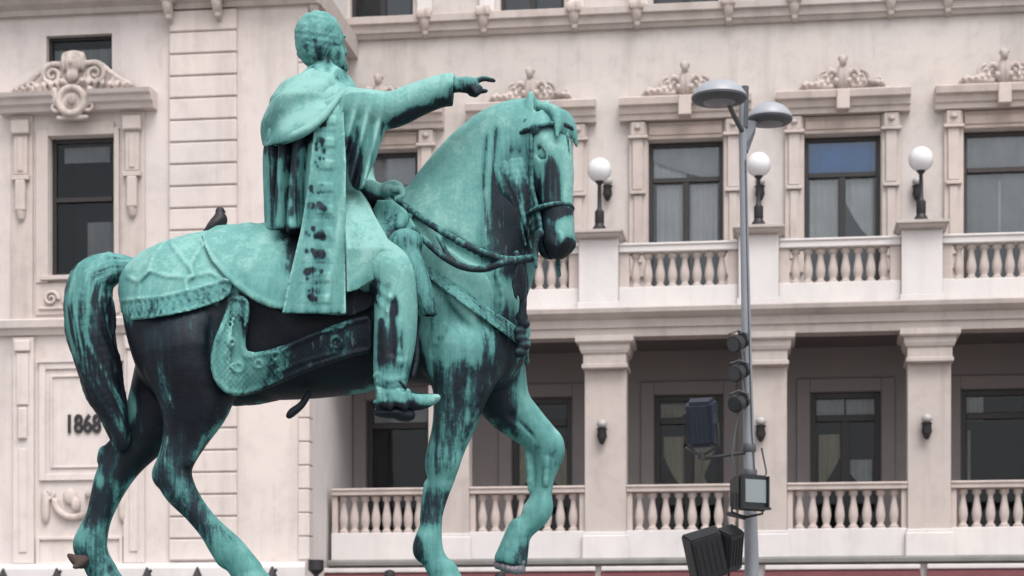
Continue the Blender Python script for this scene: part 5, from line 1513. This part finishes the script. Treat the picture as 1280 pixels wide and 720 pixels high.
# three small round projectors, one above another
pl = ['topmost of three small round black spotlights clamped to the street lamp pole', 'middle of three small round black spotlights clamped to the street lamp pole', 'lowest of three small round black spotlights clamped to the street lamp pole']
for i, (x, y) in enumerate(((923, 428), (924, 465), (924, 503))):
    c = S(x, y, -.20); t = empty('spotlight', c); t.scale = (.82, .82, .82); tag(t, pl[i], 'spotlight', 'small spotlights on the street lamp pole')
    m = MB()
    dirv = Vector((-.62, -.70, -.36)).normalized()
    m.tube([dirv*-.16, dirv*-.13, dirv*-.02, dirv*.02, dirv*.12, dirv*.13], [.04, .085, .10, .118, .118, .10], 20)
    for k in range(4): m.tube([dirv*(-.11+.03*k), dirv*(-.10+.03*k)], .108, 20)
    b = m.build('housing', BLACKP, t, sm=True)
    g = MB(); g.tube([dirv*.131, dirv*.135], .095, 20); g.build('lens', SPL, b)
    m = MB(); m.tube([(.125, 0, 0), (.13, 0, .12), (.0, 0, .165), (-.13, 0, .12), (-.125, 0, 0)], .012, 8); m.tube([(0, 0, .165), (.04, .24, .17)], .022, 8); m.build('bracket', GALVD, t, sm=True)

def boxm(w, h, d, front_taper=1.0, bev=.02):
    """floodlight housing: x wide, z high, y deep; tapers to the back"""
    m = MB(); bm = m.bm; vs = []
    for yy, k in ((-d/2, 1), (d/2, front_taper)):
        for zz in (-1, 1):
            for xx in (-1, 1): vs.append(bm.verts.new((xx*w/2*k, yy, zz*h/2*k)))
    fs = [bm.faces.new([vs[i] for i in f]) for f in ((0, 1, 3, 2), (4, 6, 7, 5), (0, 4, 5, 1), (2, 3, 7, 6), (0, 2, 6, 4), (1, 5, 7, 3))]
    bmesh.ops.bevel(bm, geom=list(bm.edges), offset=bev, segments=2, affect='EDGES')
    return m
# floodlight on a side arm (seen from its back)
c = S(877, 530, -.3); t = empty('floodlight', c, math.radians(158)); tag(t, 'navy box floodlight held out on an arm left of the street lamp pole', 'floodlight')
m = boxm(.36, .60, .22, .84, .04)
for k in range(5): m.box(-.10+.05*k-.005, -.10+.05*k+.005, -.118, -.095, -.2, .2)
o = m.build('housing', NAVY, t); o.rotation_euler = (math.radians(-14), 0, 0)
m = MB(); m.box(-.14, .14, .098, .106, -.24, .24); g = m.build('glass', FLG, o)
m = MB(); m.tube([(-.19, 0, .0), (-.20, 0, -.26), (0, 0, -.37), (.20, 0, -.26), (.19, 0, 0)], .018, 8); m.build('yoke', BLACKP, t, sm=True)
a0 = Vector((0, 0, -.37))
m = MB(); R_ = Matrix.Rotation(-math.radians(158), 3, 'Z'); end = R_ @ (S(936, 563, .0)-c)
m.tube([(0, 0, -.37), (0, 0, -.40), tuple(end+Vector((0, 0, -.02)))], .02, 8); m.lathe([(.05, -.04), (.05, .04)], c=(0, 0, -.37), seg=10); m.build('arm', BLACKP, t, sm=True)
# wall-side clamp and cable loops
m = MB(); m.lathe([(.072, -.05), (.082, -.03), (.082, .03), (.072, .05)], seg=16); o = m.build('clamp', GALVD, lamp, sm=True, loc=lv(S(936.5, 560)))
m = MB(); m.lathe([(.076, -.05), (.086, -.03), (.086, .03), (.076, .05)], seg=16); o = m.build('clamp', GALVD, lamp, sm=True, loc=lv(S(937.3, 592)))
m = MB(); m.tube([lv(S(924, 512, -.2)), lv(S(918, 545, -.2)), lv(S(915, 570, -.25)), lv(S(919, 600, -.2))], .011, 8); m.tube([lv(S(952, 560, -.05)), lv(S(958, 590, .0)), lv(S(952, 618, -.1))], .011, 8); m.tube([lv(S(943, 640, -.06)), lv(S(944, 600, -.06)), lv(S(940, 540, -.07)), lv(S(937, 440, -.06)), lv(S(934, 330, -.05)), lv(S(932, 200, -.05))], .008, 6); m.tube([lv(S(930, 440, -.1)), lv(S(932, 455, -.12)), lv(S(930, 475, -.1)), lv(S(933, 492, -.12)), lv(S(931, 512, -.1))], .009, 6); m.build('cable', GALVD, lamp, sm=True)
# floodlight facing the camera, grey glass front
c = S(934, 617, -.42); t = empty('floodlight', c, math.radians(30)); tag(t, 'black square floodlight with pale glass front facing out from the street lamp pole', 'floodlight')
m = boxm(.40, .42, .26, .82, .025); o = m.build('housing', BLACKP, t); 
for k in range(5): pass
m = MB(); m.box(-.145, .165, .130, .137, -.11, .15); m.build('glass', FLG, o)
m = MB(); m.box(-.19, .19, .13, .20, -.192, -.165); m.box(-.19, -.165, .13, .19, -.165, .192); m.box(.172, .19, .13, .17, -.165, .192); m.build('barn_door', BLACKP, o)
m = MB(); m.tube([(-.215, 0, 0), (-.215, 0, -.22), (0, .05, -.27), (.215, 0, -.22), (.215, 0, 0)], .016, 8); m.tube([(0, .05, -.27), (.03, .40, -.20)], .028, 8); m.build('yoke', BLACKP, t, sm=True)
# two big floodlights seen from behind, low on the pole
for i, (x, y, w_, h_, rz, ry, lab) in enumerate(((883, 695, .44, .60, 190, 17, 'big black floodlight tilted down low beside the street lamp pole, the left of the pair'),
                                               (911, 688, .34, .54, 225, 14, 'black floodlight next to the street lamp pole, the right of the tilted pair'))):
    c = S(x, y, -.45+.12*i); t = empty('floodlight', c, math.radians(rz)); tag(t, lab, 'floodlight')
    m = boxm(w_, h_, .22, .84, .02); o = m.build('housing', BLACKP, t); o.rotation_euler = (math.radians(-16), math.radians(ry if i == 0 else ry), 0)
    g = MB(); g.box(-w_*.42, w_*.42, .108, .116, -h_*.42, h_*.42); g.build('glass', FLG, o)
    f = MB()
    for k in range(5): f.box(-w_*.3+w_*.15*k-.004, -w_*.3+w_*.15*k+.004, -.118, -.10, -h_*.3, h_*.3)
    f.build('cooling_fins', BLACKP, o)
    R_ = Matrix.Rotation(-math.radians(rz), 3, 'Z'); end = R_ @ (S(938.5, 716, .0)-c)
    m = MB(); m.tube([(0, 0, -.12), (0, 0, -h_*.5-.08), tuple(end+Vector((0, 0, -.1)))], .026, 8); m.build('arm', BLACKP, t, sm=True)

# ------------------------------------------------------------ cafe awnings under the ledge
AWN, nt, b = new_mat('burgundy_canvas')
n1 = noise_n(nt, 3, 5, .6); wv = noise_n(nt, 1, 3, .5, (1.2, 8, 1))
cc = mix_n(nt, n1, (.06, .016, .020), (.14, .035, .042)); L(nt, cc, b.inputs['Base Color']); b.inputs['Roughness'].default_value = .75; bump_n(nt, b, wv, .4, .03)
spans = [(FU(404), FU(548)), (FU(556), FU(745)), (FU(752), FU(948)), (FU(956), FU(1150)), (FU(1158), UEND)]
labs = ['burgundy canvas awning under the ledge, behind the horse\'s standing foreleg', 'burgundy canvas awning under the ledge, behind the horse\'s raised hoof', 'burgundy canvas awning under the ledge, left of the street lamp',
        'burgundy canvas awning under the ledge, just right of the street lamp', 'burgundy canvas awning under the ledge in the bottom right corner']
for i, (a, b_) in enumerate(spans):
    zt = FZ(850, 704, .0)-.03; t = thing_at('awning', (a+b_)/2, .02, zt-1.2, labs[i], 'awning', 'burgundy awnings along the loggia basement')
    w_ = (b_-a); bm = bmesh.new(); K = 24; J = 8
    rows = [[bm.verts.new((-w_/2+w_*q/K, -(.06+1.7*s/J), 1.2-.14-.85*s/J-.05*math.sin(math.pi*s/J)-.018*math.sin(q*math.pi/3)*s/J)) for q in range(K+1)] for s in range(J+1)]
    for s in range(J):
        for q in range(K): bm.faces.new([rows[s][q], rows[s][q+1], rows[s+1][q+1], rows[s+1][q]])
    lip = [bm.verts.new((v.co.x, v.co.y-.004, v.co.z-.22+.03*abs(math.sin(v.co.x*9)))) for v in rows[-1]]
    for q in range(K): bm.faces.new([rows[-1][q], rows[-1][q+1], lip[q+1], lip[q]])
    me = bpy.data.meshes.new('canvas'); bm.to_mesh(me); bm.free(); smooth(me); link('canvas', me, AWN, t)
    m = MB(); m.box(-w_/2, w_/2, .0, .13, 1.2-.135, 1.2-.03, bev=.02); m.build('cassette', WHITE, t)
    m = MB()
    for s in (-1, 1): m.tube([(s*w_*.46, -.05, .25), (s*w_*.46, -1.72, .18)], .02, 8)
    m.build('arms', IRON, t, sm=True)

# pointed iron railing in front of the pavilion
r0 = thing_at('iron_railing', pu(-60), PAV+.7, 0, 'black iron railing whose pointed tips just show along the bottom left', 'railing')
m = MB(); zt = FZ(190, 711, PAV+.7)
for px, kind in ((20, 1), (86, 0), (140, 1), (197, 0), (259, 1), (351, 0)):
    u = pu(px)-pu(-60); m.tube([(u, 0, 0), (u, 0, zt-.35)], .03, 8)
    m.lathe([(.03, zt-.36), (.06, zt-.33), (.11, zt-.18), (.02, zt+.03)], c=(u, 0, 0), seg=8)
    if kind == 0: m.tube([(u-.1, 0, zt-.35), (u+.09, 0, zt-.02)], .03, 6)
m.box(0, pu(385)-pu(-60), -.02, .02, zt-.55, zt-.5); m.box(0, pu(385)-pu(-60), -.02, .02, .3, .35)
m.build('railing_bars', IRON, r0)
# dark lantern-like post heads beside the pavilion corner and in front of the awnings
for px, py, lab in ((395, 700, 'dark square post head by the pavilion corner at the bottom edge'), (487, 712, 'dark rounded post tip before the awning left of the standing foreleg'), (625, 714, 'dark rounded post tip before the awning by the raised hoof')):
    u, zz = F(px, py, 2.6)
    t = thing_at('bollard_post', u, 2.6, 0, lab, 'post')
    m = MB(); m.lathe([(.10, 0), (.10, .1), (.05, .14), (.05, zz-.30), (.09, zz-.27), (.12, zz-.12) if px != 395 else (.16, zz-.2), (.10, zz-.03) if px != 395 else (.16, zz), (.02, zz)], seg=12)
    m.build('post', IRON, t, sm=True)

# ------------------------------------------------------------ pigeon on the horse's croup
t = empty('pigeon', P(270, 297, -.05)); tag(t, 'dark pigeon perched on the horse\'s croup', 'bird')
FEA = simple_mat('slate_feathers', (.018, .016, .021), .6, var=.5, vscale=30, bump=.2)
V = Vol((-.16, -.12, -.03), (.16, .12, .24), .006)
V.chain([(-.085, 0, .03, .012), (-.04, 0, .055, .03), (.0, 0, .085, .046), (.03, 0, .125, .042), (.028, 0, .160, .025), (.026, 0, .186, .024)], .02)
V.ell((.03, 0, .190), (.030, .024, .026), .01); V.cone((.05, 0, .188), (.072, 0, .178), .008, .004, .006)
for s in (-1, 1):
    V.chain([(.03, s*.036, .12, .025), (-.02, s*.04, .075, .026), (-.085, s*.022, .03, .010)], .01)
    V.cone((.01, s*.018, .05), (.012, s*.018, .0), .008, .005, .006); V.cone((.008, s*.018, .0), (.034, s*.022, -.002), .005, .004, .004)
link('body', V.mesh('body'), FEA, t)

# ------------------------------------------------------------ pedestal and ground
GRAN = plaster('granite', (.30, .28, .27), dirt=(.10, .10, .10), amt=.4)
m = MB(); z = ROOT[2]
m.box(-3.5, 1.1, -.62, .62, .0+z-.09, z, bev=.02)
o = m.build('base_slab', BRONZE, t_root); o.location = (0, 0, -ROOT[2])
a = o.data.attributes.new('patina', 'FLOAT', 'POINT'); a.data.foreach_set('value', [.5]*len(o.data.vertices))
pdl = empty('stone_pedestal', (-1.2, 0, 0)); tag(pdl, 'granite pedestal carrying the bronze rider', 'pedestal')
m = MB(); m.box(-2.35, 2.35, -.66, .66, .55, z-.30, bev=.02); m.build('die', GRAN, pdl)
m = MB(); m.box(-2.5, 2.5, -.68, .68, z-.298, z-.095, bev=.03); m.build('cap', GRAN, pdl)
m = MB(); m.box(-2.9, 2.9, -1.1, 1.1, .0, .3, bev=.02); m.box(-2.6, 2.6, -.85, .85, .302, .548, bev=.02); m.build('steps', GRAN, pdl)
PAVE, nt, b = new_mat('plaza_paving')
tc = N(nt, 'ShaderNodeTexCoord'); br = N(nt, 'ShaderNodeTexBrick'); br.inputs['Scale'].default_value = 1.0; br.inputs['Mortar Size'].default_value = .012
br.inputs['Color1'].default_value = (.27, .25, .24, 1); br.inputs['Color2'].default_value = (.22, .205, .20, 1); br.inputs['Mortar'].default_value = (.10, .095, .09, 1)
L(nt, tc.outputs['Object'], br.inputs[0]); cc = mix_n(nt, math_n(nt, 'MULTIPLY', noise_n(nt, .8, 5), .4), br.outputs[0], (.14, .13, .125)); L(nt, cc, b.inputs['Base Color']); b.inputs['Roughness'].default_value = .75
bm = bmesh.new(); vs = [bm.verts.new((x, y, 0)) for x, y in ((-600, -600), (600, -600), (600, 600), (-600, 600))]; bm.faces.new(vs)
me = bpy.data.meshes.new('ground'); bm.to_mesh(me); bm.free(); g = link('ground', me, PAVE); g['kind'] = 'structure'
# ================================================================== CAMERA AND LIGHT
cam = bpy.data.cameras.new('camera'); co = bpy.data.objects.new('camera', cam); COL.objects.link(co)
co.location = CAM; co.rotation_euler = (math.pi/2, 0, 0)
cam.sensor_width = 36; cam.lens = 36*FPX/1280; cam.shift_y = (HY-360)/1280; cam.clip_end = 2000; cam.clip_start = .1
cam.dof.use_dof = True; cam.dof.focus_distance = 14.2; cam.dof.aperture_fstop = 3.4
scn.camera = co
SUN_EL, SUN_AZ = math.radians(58), math.radians(163)     # azimuth clockwise from +Y
w = bpy.data.worlds.new('World'); scn.world = w; w.use_nodes = True; nt = w.node_tree
bg = nt.nodes['Background']
sky = N(nt, 'ShaderNodeTexSky', sky_type='NISHITA'); sky.sun_disc = False
sky.sun_elevation = SUN_EL; sky.sun_rotation = SUN_AZ; sky.air_density = 1.0; sky.dust_density = 3.0; sky.ozone_density = 1.0
hs = N(nt, 'ShaderNodeHueSaturation'); hs.inputs['Saturation'].default_value = .22
L(nt, sky.outputs[0], hs.inputs['Color'])
L(nt, mix_n(nt, 1.0, hs.outputs[0], (1.0, .982, .975), 'MULTIPLY'), bg.inputs[0]); bg.inputs[1].default_value = .13
s = bpy.data.lights.new('sun', 'SUN'); s.energy = 1.0; s.angle = math.radians(35); s.color = (1, .965, .935)
so = bpy.data.objects.new('sun', s); COL.objects.link(so); so.location = (0, -20, 40)
dv = Vector((math.sin(SUN_AZ)*math.cos(SUN_EL), math.cos(SUN_AZ)*math.cos(SUN_EL), math.sin(SUN_EL)))   # towards the sun
so.rotation_euler = dv.to_track_quat('Z', 'Y').to_euler()
vs_ = scn.view_settings; vs_.view_transform = 'Standard'; vs_.look = 'None'; vs_.exposure = 0.97; vs_.gamma = 1.0; vs_.use_curve_mapping = False
scn.cycles.use_denoising = True
scn.cycles.max_bounces = 8
